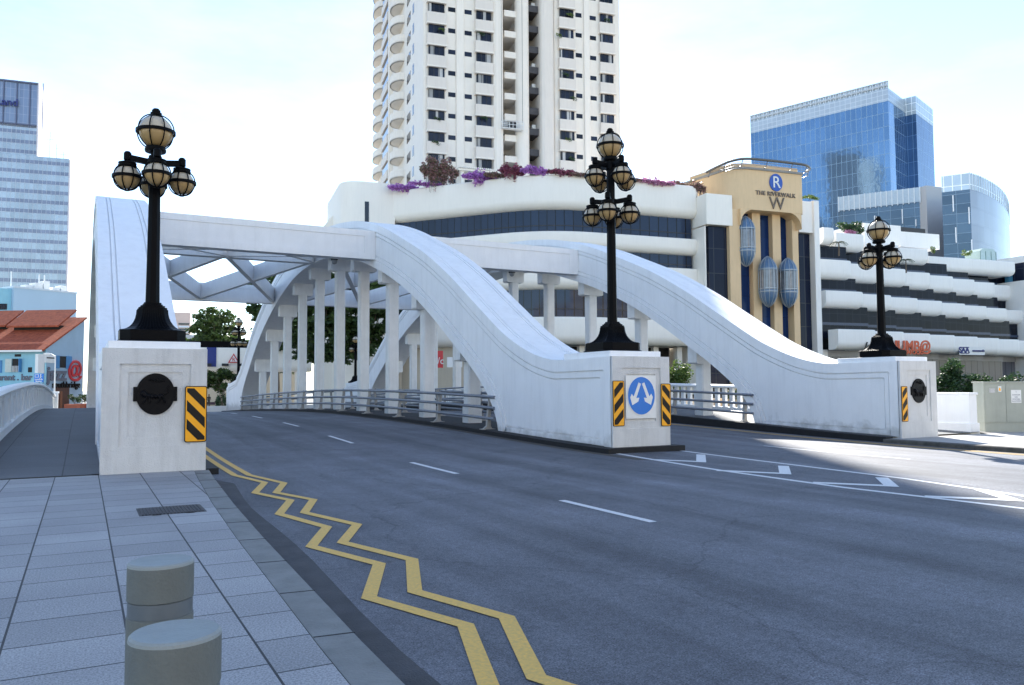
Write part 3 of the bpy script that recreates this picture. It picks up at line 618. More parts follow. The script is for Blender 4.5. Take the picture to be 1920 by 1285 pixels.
# guard rails
def guard_rail(X, y0, y1, zf, label, side):
    t = thing('guard_rail', label, 'railing', (X, y0, zf(y0)), 0, 'pipe guard rails along the arches')
    yy = frange(y0, y1, 40)
    for h in (.36, .72, 1.08):
        mb = MB(); mb.tube([(0, y-y0, zf(y)-zf(y0)+h) for y in yy], .052, 10); mb.build('rail', STEEL, t, smooth=60)
    n = int((y1-y0)/4.2+.5)
    for k in range(n+1):
        y = y0+.5+k*((y1-y0-1)/n); z = zf(y)-zf(y0); s = side
        mb = MB(); mb.prism([(-.20*s, -.02), (.16*s, -.02), (.10*s, .10), (.10*s, .5), (.16*s, .9), (.16*s, 1.12), (.06*s, 1.16), (.05*s, .9), (-.02*s, .5), (-.04*s, .12)], lambda a, b: (a, y-y0-.06, z+b), lambda a, b: (a, y-y0+.06, z+b))
        mb.box(-.24, .24, y-y0-.13, y-y0+.13, z-.03, z+.015)
        mb.build('post', GREYPOST, t)
    return t
guard_rail(XS[1]-.02, 23.5, 71.5, lambda y: hz(y)+.02, 'pipe guard rail on the left edge of the middle arch kerb', 1)
guard_rail(XS[1]+W+.02, 23.5, 71.5, lambda y: hz(y)+.02, 'pipe guard rail on the right edge of the middle arch kerb', -1)
guard_rail(XS[2]-.02, 23.3, 71.5, lambda y: sz(y)-.06, 'pipe guard rail along the foot of the right-hand arch', 1)
guard_rail(XS[0]+W+.02, 23.3, 71.5, lambda y: sz(y), 'pipe guard rail along the foot of the left-hand arch', -1)
# parapets
def parapet(X, y0, y1, s, label, slots):
    t = thing('bridge_parapet', label, 'parapet', (X, y0, 0)); H = 1.28
    yy = frange(y0, y1, 56); z = lambda y: sz(y)-(.0 if s > 0 else .08)
    def strip(nm, x0, x1, h0, h1, m=WHITE2):
        mb = MB(); mb.loft([[(s*x0, y-y0, z(y)+h0), (s*x1, y-y0, z(y)+h0), (s*x1, y-y0, z(y)+h1), (s*x0, y-y0, z(y)+h1)] for y in yy]); return mb.build(nm, m, t)
    mb = MB(); mb.loft([[(s*(-.22), y-y0, z(y)+H-.12), (s*.16, y-y0, z(y)+H-.12), (s*.19, y-y0, z(y)+H-.06), (s*.14, y-y0, z(y)+H+.02), (s*.0, y-y0, z(y)+H+.05), (s*-.2, y-y0, z(y)+H+.02)] for y in yy]); mb.build('coping', WHITE2, t, smooth=50)
    strip('plinth', -.2, .13, -.6, .22)
    if not slots:
        strip('panel_wall', -.14, .02, .22, H-.12)
        n = 26
        for k in range(n+1):
            y = y0+.15+k*(y1-y0-.3)/n; mb = MB(); mb.box(min(s*.019, s*.085), max(s*.019, s*.085), y-y0-.09, y-y0+.09, z(y)+.2, z(y)+H-.1); mb.build('pilaster', WHITE2, t)
        mb = MB(); mb.loft([[(s*.019, y-y0, z(y)+H-.3), (s*.06, y-y0, z(y)+H-.3), (s*.06, y-y0, z(y)+H-.11), (s*.019, y-y0, z(y)+H-.11)] for y in yy]); mb.build('panel_head', WHITE2, t)
    else:
        n = 100; sub = MB()
        for k in range(n):
            y = y0+.2+k*(y1-y0-.4)/(n-1); mb = MB(); mb.box(-.09, .06, y-y0-.11, y-y0+.11, z(y)+.21, z(y)+H-.11); mb.build('baluster', WHITE2, t)
    for ye in (y0, y1):
        mb = MB(); mb.box(-.3, .3, ye-y0-.35, ye-y0+.35, z(ye)-.6, z(ye)+1.45); mb.box(-.36, .36, ye-y0-.41, ye-y0+.41, z(ye)+1.45, z(ye)+1.6); mb.box(-.36, .36, ye-y0-.41, ye-y0+.41, z(ye)-.6, z(ye)+.2); mb.build('end_pier', WHITE2, t, bevel=.015)
    return t
parapet(-2.0, 18.0, 72.5, 1, 'white panelled parapet with rounded coping on the left footway', False)
parapet(28.1, 21.5, 73.0, -1, 'white slotted balustrade beyond the right-hand arch', True)
# little bulkhead lamps under the crowns
for X in XS[1:]:
    t = thing('bulkhead_lamp', 'small dark bulkhead lamp under the crown of the '+('middle' if X == XS[1] else 'right-hand')+' arch', 'lamp', (X+.35, 44.0, intY(44.0)-.02), 0, 'bulkhead lamps under the arches')
    MB().box(-.16, .16, -.16, .16, -.12, .05).build('housing', BLACK, t, bevel=.02); MB().lathe([(.16, -.12), (.16, -.2), (.12, -.3), (.05, -.34)], 14).build('lamp_glass', mat('lamp_glass', (.35, .36, .36), .2), t, smooth=50)

# ================================================================== STREET LAMPS
def globe(cx, cy, cz, r, parent, top=False, cagek=8):
    g = MB(); N = 14
    g.lathe([(r*math.sin(math.pi*i/(2*N)), r*math.cos(math.pi*i/(2*N))) for i in range(1, N+1)], 28, (cx, cy, cz), 0)
    g.lathe([(r*math.cos(math.pi*i/(2*N)), -r*math.sin(math.pi*i/(2*N))) for i in range(0, N)], 28, (cx, cy, cz), 1)
    go = g.build('globe', [CREAM, AMBER], parent, smooth=50)
    c = MB(); rc = r*1.115
    c.lathe([(rc-.014, -.03), (rc+.018, -.03), (rc+.018, .03), (rc-.014, .03), (rc-.014, -.03)], 36, (cx, cy, cz), caps=False)
    for k in range(cagek):
        a = 2*math.pi*(k+.5)/cagek; a0, a1 = (12, 158) if top else (22, 176)
        if not top: a0, a1 = 26, 176
        c.tube([(cx+rc*math.sin(R(t))*math.cos(a), cy+rc*math.sin(R(t))*math.sin(a), cz+rc*math.cos(R(t))) for t in [a0+(a1-a0)*j/16 for j in range(17)]], .013, 6)
    if top:
        c.lathe([(.11, rc*.93), (.115, rc*.93+.06), (.085, rc*.93+.07), (.085, rc*.93+.12), (.06, rc*.93+.135), (.0601, rc*.93+.15)], 16, (cx, cy, cz))
        c.lathe([(.20, -rc*1.16), (.21, -rc*1.1), (.21, -rc*.98), (.19, -rc*.96), (.19, -rc*.86), (.15, -rc*.84)], 20, (cx, cy, cz))
    else:
        c.lathe([(.05, -rc*1.06), (.055, -rc*1.0), (.02, -rc*.97)], 12, (cx, cy, cz))
        c.lathe([(.17, r*.80), (.18, r*.86), (.18, r*1.0), (.165, r*1.02), (.165, r*1.10), (.175, r*1.12), (.175, r*1.22), (.12, r*1.30), (.07, r*1.32)], 20, (cx, cy, cz))
    c.build('cage', BLACK, parent, smooth=45)
    return go
def make_lamp(tiers, label, loc, top_z, r0=.335, r1=.245, armlen=.525):
    t = thing('street_lamp', label, 'street lamp', loc, 0, 'black iron globe lamps on the bridge pedestals')
    bs = MB(); q = math.pi/4
    oc = lambda w, z, c=.30: [(sx*a, sy*b, z) for sx, sy, a, b in ((1, 1, w, w*(1-c)), (1, 1, w*(1-c), w), (-1, 1, w*(1-c), w), (-1, 1, w, w*(1-c)), (-1, -1, w, w*(1-c)), (-1, -1, w*(1-c), w), (1, -1, w*(1-c), w), (1, -1, w, w*(1-c)))]
    prof = [(.66, 0), (.66, .03), (.615, .04), (.615, .24)]
    for k in range(9):
        a = k/8*math.pi/2; prof.append((.60-.32*math.sin(a), .25+.44*(1-math.cos(a))))
    prof += [(.27, .69), (.27, .73), (.23, .735), (.23, .77), (.19, .775), (.19, .80), (.165, .805), (.165, .84)]
    bs.loft([oc(wd, z) for wd, z in prof]); bs.build('lamp_base', BLACK, t, bevel=.006)
    fl = MB()
    # shallow flutes on the faces of the flare
    for s_ in range(4):
        for k in range(-4, 5):
            P = []
            for wd, z in prof[3:13]:
                x = k*.085*min(1, wd/.6); P.append(Matrix.Rotation(s_*math.pi/2, 3, 'Z')@Vector((wd+.002, x, z)))
            fl.tube(P, .009, 5)
    fl.build('fluting', BLACK, t, smooth=60)
    arm_zs = [z for z, ph in tiers]; zt = max(arm_zs); zc = top_z-.0
    pl = MB(); pl.loft([[(r*math.cos(2*math.pi*(j)/16)*(1 if j % 2 else .93), r*math.sin(2*math.pi*(j)/16)*(1 if j % 2 else .93), z) for j in range(16)] for r, z in ((.145, .8), (.135, 1.4), (.115, zt-.25), (.11, zt-.1))])
    pl.lathe([(.13, zt-.12), (.13, zt+.14), (.09, zt+.16), (.09, zc-r0*1.25)], 16)
    for z in arm_zs: pl.lathe([(.15, z-.1), (.15, z+.08)], 14)
    pl.build('pole', BLACK, t, smooth=30)
    globe(0, 0, zc, r0, t, True)
    for z, ph in tiers:
        for k in range(4):
            a = R(ph+90*k); dx, dy = math.cos(a), math.sin(a); am = MB()
            am.bar((dx*.08, dy*.08, z+.0), (dx*(armlen-.0), dy*(armlen-.0), z+.05), .10, .12)
            am.lathe([(.055, -.06), (.075, -.04), (.075, .10), (.05, .13), (.0501, .135)], 12, (dx*armlen, dy*armlen, z+.04))
            am.build('arm', BLACK, t, bevel=.01)
            globe(dx*armlen, dy*armlen, z-.05-r1*1.28, r1, t)
    return t
zc0 = 2.545
make_lamp([(3.80, 0)], 'black iron lamp with five amber globes on the left pedestal, nearest the camera', (XS[0]+W/2, 18.12, zc0), 4.46)
make_lamp([(4.20, 45), (5.23, 0)], 'tall black iron lamp with two tiers of amber globes above the blue arrow sign', (XS[1]+W/2, 18.12, zc0), 5.80)
make_lamp([(3.77, 0)], 'black iron lamp with five amber globes on the right pedestal', (XS[2]+W/2-.05, 18.12, zc0-.02), 4.42)
make_lamp([(4.20, 0), (5.23, 45)], 'distant two-tier globe lamp at the far foot of the middle arch', (XS[1]+W/2, 78.6, extY(78.6)+.165), 5.80)
make_lamp([(3.8, 20)], 'distant globe lamp seen between the columns at the far foot of the right-hand arch', (XS[2]+W/2, 78.6, extY(78.6)+.165), 4.46)
make_lamp([(3.8, 0)], 'distant globe lamp at the far foot of the left-hand arch, hidden behind the rib', (XS[0]+W/2, 78.6, extY(78.6)+.165), 4.46)

# ================================================================== SIGNS ON THE PEDESTALS
def rrect(w, h, r, n=5):
    pts = []
    for sx, sy, a0 in ((1, 1, 0), (-1, 1, 90), (-1, -1, 180), (1, -1, 270)):
        for k in range(n+1):
            a = R(a0+90*k/n); pts.append((sx*(w/2-r)+r*math.cos(a), sy*(h/2-r)+r*math.sin(a)))
    return pts
def clip_stripe(w, h, c, th, s):              # diagonal band clipped to the rectangle
    poly = [(-w/2, c-s*w/2-th/2), (w/2, c+s*w/2-th/2), (w/2, c+s*w/2+th/2), (-w/2, c-s*w/2+th/2)]
    for sg, lim in ((1, h/2), (-1, -h/2)):
        out = []
        for i in range(len(poly)):
            a, b = poly[i], poly[(i+1) % len(poly)]; ia = sg*a[1] <= sg*lim; ib = sg*b[1] <= sg*lim
            if ia: out.append(a)
            if ia != ib:
                t = (lim-a[1])/(b[1]-a[1]); out.append((a[0]+(b[0]-a[0])*t, lim))
        poly = out
        if len(poly) < 3: return None
    return poly
def hazard(x, y, z, w, h, s, label, rz=0):
    t = thing('hazard_marker', label, 'road sign', (x, y, z), rz, 'black and yellow hazard boards')
    a = lambda d: (lambda p, q: (p, d, q))
    MB().prism(rrect(w, h, .04), a(0), a(-.02)).build('backing_plate', SIGNB, t)
    MB().prism(rrect(w-.035, h-.035, .03), a(-.019), a(-.024)).build('board', SIGNY, t)
    iw, ih = w-.075, h-.085
    for k in range(3):
        p = clip_stripe(iw, ih, ih*(.36-.36*k), ih*.20, s)
        if p: MB().prism(p, a(-.0235), a(-.0275)).build('stripe', SIGNB, t)
    mb = MB()
    for zz in (-h*.46, h*.0, h*.46): mb.lathe([(.008, 0), (.008, .004)], 8); 
    return t
x, z = XS[0]+W-.19, 1.05
hazard(XS[0]+W-.20, Y0-.075, 1.10, .41, 1.10, -1.05, 'black and yellow hazard board on the left pedestal, nearest the camera')
hazard(XS[1]+.17, Y0-.075, 1.16, .36, 1.17, 1.05, 'hazard board to the left of the blue two-arrow sign')
hazard(XS[1]+W-.15, Y0-.075, 1.10, .33, 1.13, -1.05, 'hazard board to the right of the blue two-arrow sign')
hazard(XS[2]+.17, Y0-.075, .98, .30, 1.15, 1.05, 'narrow-looking hazard board on the right pedestal beside its black plaque')
# blue keep-either-side sign
t = thing('keep_either_side_sign', 'round blue sign with two white arrows pointing down, on the middle pedestal', 'road sign', (XS[1]+W/2-.02, Y0-.062, 1.32))
a = lambda d: (lambda p, q: (p, d, q))
MB().prism(rrect(.98, 1.12, .01), a(.008), a(-.008)).build('mounting_plate', SIGNW, t)
MB().prism([(.455*math.cos(2*math.pi*k/64), .03+.51*math.sin(2*math.pi*k/64)) for k in range(64)], a(-.009), a(-.020)).build('rim', SIGNW, t)
MB().prism([(.435*math.cos(2*math.pi*k/64), .03+.49*math.sin(2*math.pi*k/64)) for k in range(64)], a(-.019), a(-.024)).build('disc', SIGNBL, t)
for s in (-1, 1):
    A = Vector((.055*s, .36)); B = Vector((.215*s, -.01)); d = (B-A).normalized(); q = Vector((-d.y, d.x)); tip = B+d*.22
    P = [A+q*.042, B+q*.042, B+q*.145-d*.05, B+q*.155+d*.06, tip+q*.0, B-q*.155+d*.06, B-q*.145-d*.05, B-q*.042, A-q*.042]
    P = [A+q*.042, B+q*.045, B+q*.13-d*.045, B+q*.14+d*.06, tip, B-q*.14+d*.06, B-q*.13-d*.045, B-q*.045, A-q*.042]
    MB().prism([(p.x, p.y) for p in P], a(-.0235), a(-.0275)).build('arrow', SIGNW, t)

# ================================================================== NEAR STREET FURNITURE
for k, (px, dep, r) in enumerate(((337, 2.34, .126), (308, 3.29, .126))):
    p = campt(px, dep); zt = .905
    t = thing('bollard', ('nearest concrete bollard, cut off by the bottom of the photo', 'second concrete bollard, behind the nearest one, with a grey band round it')[k], 'bollard', (p.x, p.y, 0), 0, 'concrete bollards on the pavement')
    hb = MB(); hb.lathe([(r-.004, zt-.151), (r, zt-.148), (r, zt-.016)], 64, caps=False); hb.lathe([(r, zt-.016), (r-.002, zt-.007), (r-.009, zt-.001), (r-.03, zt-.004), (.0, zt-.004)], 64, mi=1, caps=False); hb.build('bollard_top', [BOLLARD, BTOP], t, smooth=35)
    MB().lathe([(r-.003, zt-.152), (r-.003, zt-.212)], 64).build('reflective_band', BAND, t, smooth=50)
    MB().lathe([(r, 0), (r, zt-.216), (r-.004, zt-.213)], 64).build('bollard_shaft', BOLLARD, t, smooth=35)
t = thing('drain_cover', 'rectangular cast iron inspection cover in the tiled pavement', 'drain cover', (1.06, 11.5, 0))
MB().box(-.40, .40, -.36, .36, -.02, .004).build('frame', GRATE, t)
mb = MB()
for k in range(18): mb.box(-.37+k*.042, -.37+k*.042+.022, -.33, .33, .004, .012)
mb.build('cover_plate', GRATE, t)
for s in (-1, 1): MB().box(s*.2-.05, s*.2+.05, -.385, -.35, -.01, .008).build('lifting_slot', BLACK, t)
# right-hand wall and cabinet
g0 = RK
t = thing('boundary_wall', 'low white wall returning from the right pedestal behind the kerb', 'wall', (27.62, 19.0, g0))
MB().box(0, .45, -1.75, 4.0, 0, 1.36).build('wall_body', WHITE2, t, bevel=.02)
MB().box(-.05, .5, -1.80, 4.05, -.1, .36).build('plinth', WHITE2, t, bevel=.02)
MB().box(-.03, .48, -1.78, 4.03, 1.36, 1.44).build('coping', WHITE2, t, bevel=.01)
c = campt(1844, 29.2)
t = thing('utility_cabinet', 'grey-green metal utility cabinet at the right edge, with warning stickers', 'cabinet', (c.x, c.y, g0), R(-30))
hc = 1.78
MB().box(0, 2.6, 0, .7, .32, hc).build('cabinet_body', CABINET, t, bevel=.01)
MB().box(.02, 2.58, .02, .68, -.05, .32).build('plinth', CABINET, t)
MB().box(-.03, 2.63, -.04, .74, hc, hc+.05).build('lid', CABINET, t, bevel=.008)
MB().box(.05, .785, -.015, 0, .36, hc-.05).build('door', CABINET, t, bevel=.004)
MB().box(.80, 1.7, -.015, 0, .36, hc-.05).build('door', CABINET, t, bevel=.004)
MB().box(1.715, 2.55, -.015, 0, .36, hc-.05).build('door', CABINET, t, bevel=.004)
MB().box(.20, .40, -.03, -.014, 1.42, 1.58).build('name_plate', mat('plate_grey', (.5, .5, .5), .4, .2, 20), t)
w_ = MB().box(.52, .64, -.019, -.014, 1.46, 1.66).build('warning_sticker', SIGNW, t); MB().prism([(.545, 1.49), (.615, 1.49), (.615, 1.56), (.58, 1.62), (.545, 1.56)], a(-.022), a(-.0188)).build('yellow_mark', SIGNY, w_)
w_ = MB().box(.98, 1.34, -.019, -.014, 1.05, 1.52).build('notice', SIGNW, t)
for k, (s_, zz) in enumerate((('5', 1.45), ('DANGER', 1.34), ('NO', 1.26), ('POSTERS', 1.18), ('ALLOWED', 1.11))): facing(text(s_, .07, .001, 'notice_text', SIGNG, w_), 1.16, -.021, zz)

# ================================================================== FOLIAGE
def leaves(mb, cx, cy, cz, rx, ry, rz_, n, size, rg, mi=0, shell=.35):
    for _ in range(n):
        while True:
            p = Vector((rg.uniform(-1, 1), rg.uniform(-1, 1), rg.uniform(-1, 1)))
            if shell < p.length < 1: p = p*rg.uniform(.75, 1.2); break
        c = Vector((cx+p.x*rx, cy+p.y*ry, cz+p.z*rz_)); s = size*rg.uniform(.6, 1.4)
        d = Vector((rg.gauss(0, 1), rg.gauss(0, 1), rg.gauss(0, .6))).normalized(); e = d.cross(Vector((rg.gauss(0, 1), rg.gauss(0, 1), rg.gauss(0, 1)))).normalized()
        mb.add([c-d*s, c+e*s*.5, c+d*s, c-e*s*.5], [(0, 1, 2, 3)], mi)
def tree(x, y, z, h, r, label, seed, m=LEAF, n=5200, size=.20, clumps=26, low=.35, lean=0, squash=.75, name='leafy_tree', group='trees on the far bank', tr=.22):
    rg = random.Random(seed); t = thing(name, label, 'tree', (x, y, z), 0, group)
    tk = MB(); top = Vector((lean, 0, h*.55)); P = [Vector((0, 0, -.3)), Vector((.1, .05, h*.15)), Vector((lean*.4, 0, h*.32)), top]
    tk.tube(P, [tr*1.3, tr, tr*.8, tr*.55], 9)
    tips = []
    for k in range(9):
        a = 2*math.pi*k/9+rg.uniform(-.3, .3); s0 = P[1].lerp(P[3], rg.uniform(.45, 1)); e = Vector((lean+math.cos(a)*r*rg.uniform(.4, .85), math.sin(a)*r*rg.uniform(.4, .85), h*rg.uniform(.5, .92)))
        tk.tube([s0, s0.lerp(e, .5)+Vector((0, 0, rg.uniform(-.4, .2))), e], [tr*.42, tr*.26, tr*.08], 6)
    tk.build('trunk', BARK, t, smooth=60)
    cr_ = MB(); cc = []
    for k in range(clumps):
        a = rg.uniform(0, 2*math.pi); q = rg.uniform(.1, .95)**.6; zz = rg.uniform(low, 1.0)
        env = math.sqrt(max(.05, 1-((zz-.62)/.42)**2)) if zz > .62 else .75+.25*(zz-low)/(max(.62-low, .05))
        cc.append((lean+math.cos(a)*q*r*env*rg.uniform(.8, 1.12), math.sin(a)*q*r*env, h*zz*rg.uniform(.9, 1.0), r*rg.uniform(.14, .31)))
    for cx_, cy_, cz_, rr in cc: leaves(cr_, cx_, cy_, cz_, rr*1.25, rr, rr*squash, n//clumps, size, rg, 0, 0)
    cr_.build('crown', m, t, recalc=False); return t
def bush(x, y, z, rx, ry, h, label, seed, m, n=700, size=.07, name='shrub', cat='plant', group=None, clumps=7, rz=0):
    rg = random.Random(seed); t = thing(name, label, cat, (x, y, z), rz, group); st = MB(); cr_ = MB()
    for k in range(5): st.tube([(0, 0, -.05), (rg.uniform(-.3, .3)*rx, rg.uniform(-.3, .3)*ry, h*.4), (rg.uniform(-.6, .6)*rx, rg.uniform(-.6, .6)*ry, h*.85)], .012*max(1, h), 5)
    st.build('stem', BARK, t)
    for k in range(clumps):
        cx_ = rg.uniform(-.75, .75)*rx; cy_ = rg.uniform(-.7, .7)*ry; leaves(cr_, cx_, cy_, h*rg.uniform(.3, .85), rx*.42 if rx < 2*h else h*.6, ry*.5, h*.28, n//clumps, size, rg, 0, .1)
    cr_.build('foliage', m, t, recalc=False); return t

# ================================================================== BACKGROUND: MALL PODIUM
F = Fac(1030, 92, 98)              # front plane of the mall, origin at its blunt corner
def path_front():
    """plan of the mall's curved parapet in F's local frame: left wing, blunt rounded corner, right wing, bull-nosed end"""
    la = R(-44.3+0)                 # left wing direction (heading -37.7, reversed) relative to local x
    Ld = Vector((math.cos(R(180+44.3-0)), math.sin(R(180-44.3)), 0))
    Ld = Vector((-math.cos(R(44.3)), math.sin(R(44.3)), 0))
    pts = [Ld*24, Ld*15, Ld*9]
    A = Ld*6; Bp = Vector((6, 0, 0))
    for k in range(13):
        t = k/12; pts.append(A*(1-t)**2+Vector((0, 0, 0))*2*t*(1-t)+Bp*t*t)
    e = F.u(1322); pts += [Vector((9, 0, 0)), Vector((15, 0, 0)), Vector((e-1.2, 0, 0))]
    for k in range(1, 8):
        a = R(-90+k*90/7); pts.append(Vector((e-1.2+1.2*math.cos(a), 1.2+1.2*math.sin(a), 0)))
    pts.append(Vector((e, 6, 0)))
    return pts
MP = path_front()
def sweep(mb, path, prof, off=0, mi=0):
    """prof: (outward offset, z). outward = right-hand normal (towards local -y)"""
    n = len(path); rings = []
    for i, p in enumerate(path):
        t = (path[min(i+1, n-1)]-path[max(i-1, 0)]); t.z = 0; t.normalize(); q = Vector((t.y, -t.x, 0))
        rings.append([(p.x+q.x*(o+off), p.y+q.y*(o+off), z) for o, z in prof])
    return mb.loft(rings, True, True, mi)
def bull(z0, z1, back=2.0, rb=.9, rt=.25):    # fascia profile with a big rounded bottom
    pr = [(-back, z0), (-rb, z0)]
    for k in range(1, 8): a = R(-90+90*k/7); pr.append((-rb+rb*math.cos(a), z0+rb+rb*math.sin(a)))
    for k in range(0, 5): a = R(90*k/4); pr.append((-rt+rt*math.cos(a), z1-rt+rt*math.sin(a)))
    pr.append((-back, z1)); return pr
mall = thing('shopping_mall', 'cream riverside mall with curved ribbon balconies and dark glass bands', 'building', F.O, F.a)
Z = lambda py: EYE+92/FPX*(735.6-py)          # height at the blunt corner
levels = [(Z(328), Z(394)), (Z(437), Z(470)), (Z(498), Z(549)), (Z(602), Z(655))]
for k, (zt, zb) in enumerate(levels):
    sweep(MB(), MP, bull(zb, zt, 2.5, 1.0 if k != 1 else .8)).build('fascia', MALLW, mall, smooth=40) if False else None
    mb = MB(); sweep(mb, MP, bull(zb, zt, 2.6, 1.1 if k != 1 else .9)); mb.build('fascia', MALLW, mall, smooth=35)
glass = [(Z(394), Z(437)), (Z(470), Z(498)), (Z(549), Z(602))]
for zt, zb in glass:
    mb = MB(); sweep(mb, MP[:-3], [(-1.5, zb-.1), (-.9, zb-.1), (-.9, zt+.1), (-1.5, zt+.1)]); mb.build('ribbon_window', MALLG, mall)
    # transom bar and mullions
    mb = MB(); zz = zb+(zt-zb)*.30; sweep(mb, MP[:-3], [(-.92, zz-.05), (-.86, zz-.05), (-.86, zz+.05), (-.92, zz+.05)]); mb.build('transom', FRAME, mall)
    mb = MB(); sweep(mb, MP[:-3], [(-.92, zb), (-.82, zb), (-.82, zb+.12), (-.92, zb+.12)]); mb.build('window_sill', FRAME, mall)
# body behind, roof terrace, recessed ground floor
roofz = Z(394)+.2
mb = MB(); poly = [(p.x, p.y) for p in MP]; 
inner = [(p.x*.97+(.6), p.y+1.6) for p in MP[:-6]]+[(F.u(1322)-1, 2.2), (F.u(1322)-1, 40), (-10, 45)]
mb.prism(inner, lambda x, y: (x, y, Z(655)), lambda x, y: (x, y, Z(345))); mb.build('mall_body', MALLW, mall)
gf = [(p.x*.9+1, p.y+5.5) for p in MP[:-6]]+[(F.u(1322)-2, 5.5), (F.u(1322)-2, 40), (-8, 45)]
mb = MB(); mb.prism(gf, lambda x, y: (x, y, -1.4), lambda x, y: (x, y, Z(655)+.2)); mb.build('ground_floor', DARKIN, mall)
# ground-floor columns and tan panels under the overhang
for k in range(7):
    p = MP[0].lerp(MP[3], k/6); mb = MB(); mb.lathe([(.45, -1.3), (.45, Z(655)+.1)], 16, (p.x+1.2, p.y+2.2, 0)); mb.build('pillar', TAN, mall, smooth=40)
for k in range(6):
    mb = MB(); mb.box(5+k*3.4, 5+k*3.4+.7, 2.4, 3.1, -1.3, Z(655)+.1); mb.build('pillar', MALLW, mall)
mb = MB(); Pa, Pb = MP[0], MP[2]
mb.prism([(Pa.x+1, Pa.y+2.6), (Pb.x-2, Pb.y+4.2), (Pb.x-1.6, Pb.y+4.8), (Pa.x+1.5, Pa.y+4)], lambda x, y: (x, y, -1.3), lambda x, y: (x, y, Z(655)+.1)); mb.build('tan_wall', TAN, mall)
# shop sign boards
def board_at(parent, Fx, px0, py0, px1, py1, y, name, m, label=None, th=.15):
    u0, z1 = Fx.at(px0, py0, y); u1, z0 = Fx.at(px1, py1, y); mb = MB(); mb.box(min(u0, u1), max(u0, u1), y-th, y, z0, z1); o = mb.build(name, m, parent)
    if label: o['label'] = label
    return o, (u0+u1)/2, (z0+z1)/2, abs(u1-u0), z1-z0
b_, cx_, cz_, bw_, bh_ = board_at(mall, F, 812, 658, 830, 690, 3.6, 'shop_sign', SIGNR); facing(text('x/c', 1.1, .03, 'sign_text', SIGNW, b_), cx_, 3.4, cz_-.2)
board_at(mall, F, 838, 670, 866, 689, 3.6, 'shop_sign', SIGNW)
# parapet flower planters: each bougainvillea its own plant
def flower(px, py, w_px, h_px, m, label, seed, n, hang=.5, name='bougainvillea', y=-.2, path=None, dens=.17, grp='bougainvilleas on the mall parapet'):
    # place on the swept parapet: find point on path under this pixel
    best = None
    for i in range(len(MP)-1):
        for k in range(12):
            q = MP[i].lerp(MP[i+1], k/12); Wd = F.O+F.U*q.x+F.B*q.y; d = Wd-Vector((0, 0, 0)); dep = d.x*math.sin(YAW)+d.y*math.cos(YAW)
            lat = d.x*math.cos(YAW)-d.y*math.sin(YAW); p_ = 960+FPX*lat/dep
            if best is None or abs(p_-px) < best[0]: best = (abs(p_-px), Wd, dep)
    _, Wd, dep = best; sc = dep/FPX; z = EYE+sc*(735.6-py-4); rg = random.Random(seed)
    t = thing(name, label, 'plant', (Wd.x, Wd.y, z), F.a, grp); cr_ = MB(); rx = w_px*sc/2; h = h_px*sc
    nc = max(10, int(w_px/2.6))
    for k in range(nc):
        f_ = (k+.5)/nc*2-1; env = (1-abs(f_)**2.5)*.85+.15; x_ = f_*rx*.95+rg.uniform(-.2, .2); top = rg.uniform(.0, .50)*h*env; drop = rg.uniform(.05, .55)*h*env
        leaves(cr_, x_, rg.uniform(-.1, .5), top*.5, .42, .5, top*.7+.16, int(n*.9)//nc, dens, rg, 0, 0)
        leaves(cr_, x_+rg.uniform(-.2, .2), -.35, -drop*.6, .22+.15*rg.random(), .22, drop*.8+.1, int(n*.7)//nc, dens*.85, rg, 0, 0)
    cr_.build('blossom', m, t, recalc=False)
    st = MB()
    for k in range(7):
        x_ = rg.uniform(-.7, .7)*rx; st.tube([(x_, .3, -.2), (x_+rg.uniform(-.3, .3), -.35, h*.1), (x_+rg.uniform(-.4, .4), -.5, -h*hang*rg.uniform(.3, .8))], .018, 5)
    st.build('stem', BARK, t); return t
flower(757, 354, 58, 17, PURPLE, 'purple bougainvillea at the far left end of the mall parapet', 1, 900)
flower(826, 322, 74, 62, MIXED, 'large shaggy reddish-green bougainvillea beside the pergola', 2, 3000, .9)
flower(900, 334, 62, 24, PURPLE, 'purple bougainvillea hanging under the pergola', 3, 1300)
flower(961, 322, 44, 30, MAROON, 'dark red bougainvillea between two purple ones', 4, 1200, .9)
flower(1006, 322, 48, 18, PURPLE, 'bright purple bougainvillea right of the dark red one', 5, 1000)
flower(1058, 325, 52, 14, MAROON, 'thin maroon bougainvillea on the parapet left of the tall lamp', 6, 700)
flower(1226, 344, 48, 14, PINKF, 'pale pink bougainvillea on the parapet right of the tall lamp', 7, 600)
flower(1275, 350, 52, 14, MIXED, 'sparse pinkish bougainvillea near the right end of the parapet', 8, 700)
flower(1322, 356, 22, 34, MIXED, 'trailing bougainvillea over the right corner of the parapet', 9, 700, .9)
for q_, (px_, py_, w_, m_, lab_) in enumerate(((795, 346, 60, PURPLE, 'thin purple bougainvillea trailing below the big shaggy one'), (930, 330, 40, MIXED, 'sparse greenish bougainvillea just left of the dark red one'), (1100, 331, 60, MIXED, 'sparse bougainvillea on the parapet behind the tall lamp'), (1180, 339, 54, MIXED, 'sparse greenish bougainvillea just right of the tall lamp head'), (1250, 347, 50, PINKF, 'thin pink bougainvillea midway along the right-hand parapet'))):
    flower(px_, py_, w_, 10, m_, lab_, 80+q_, 500)
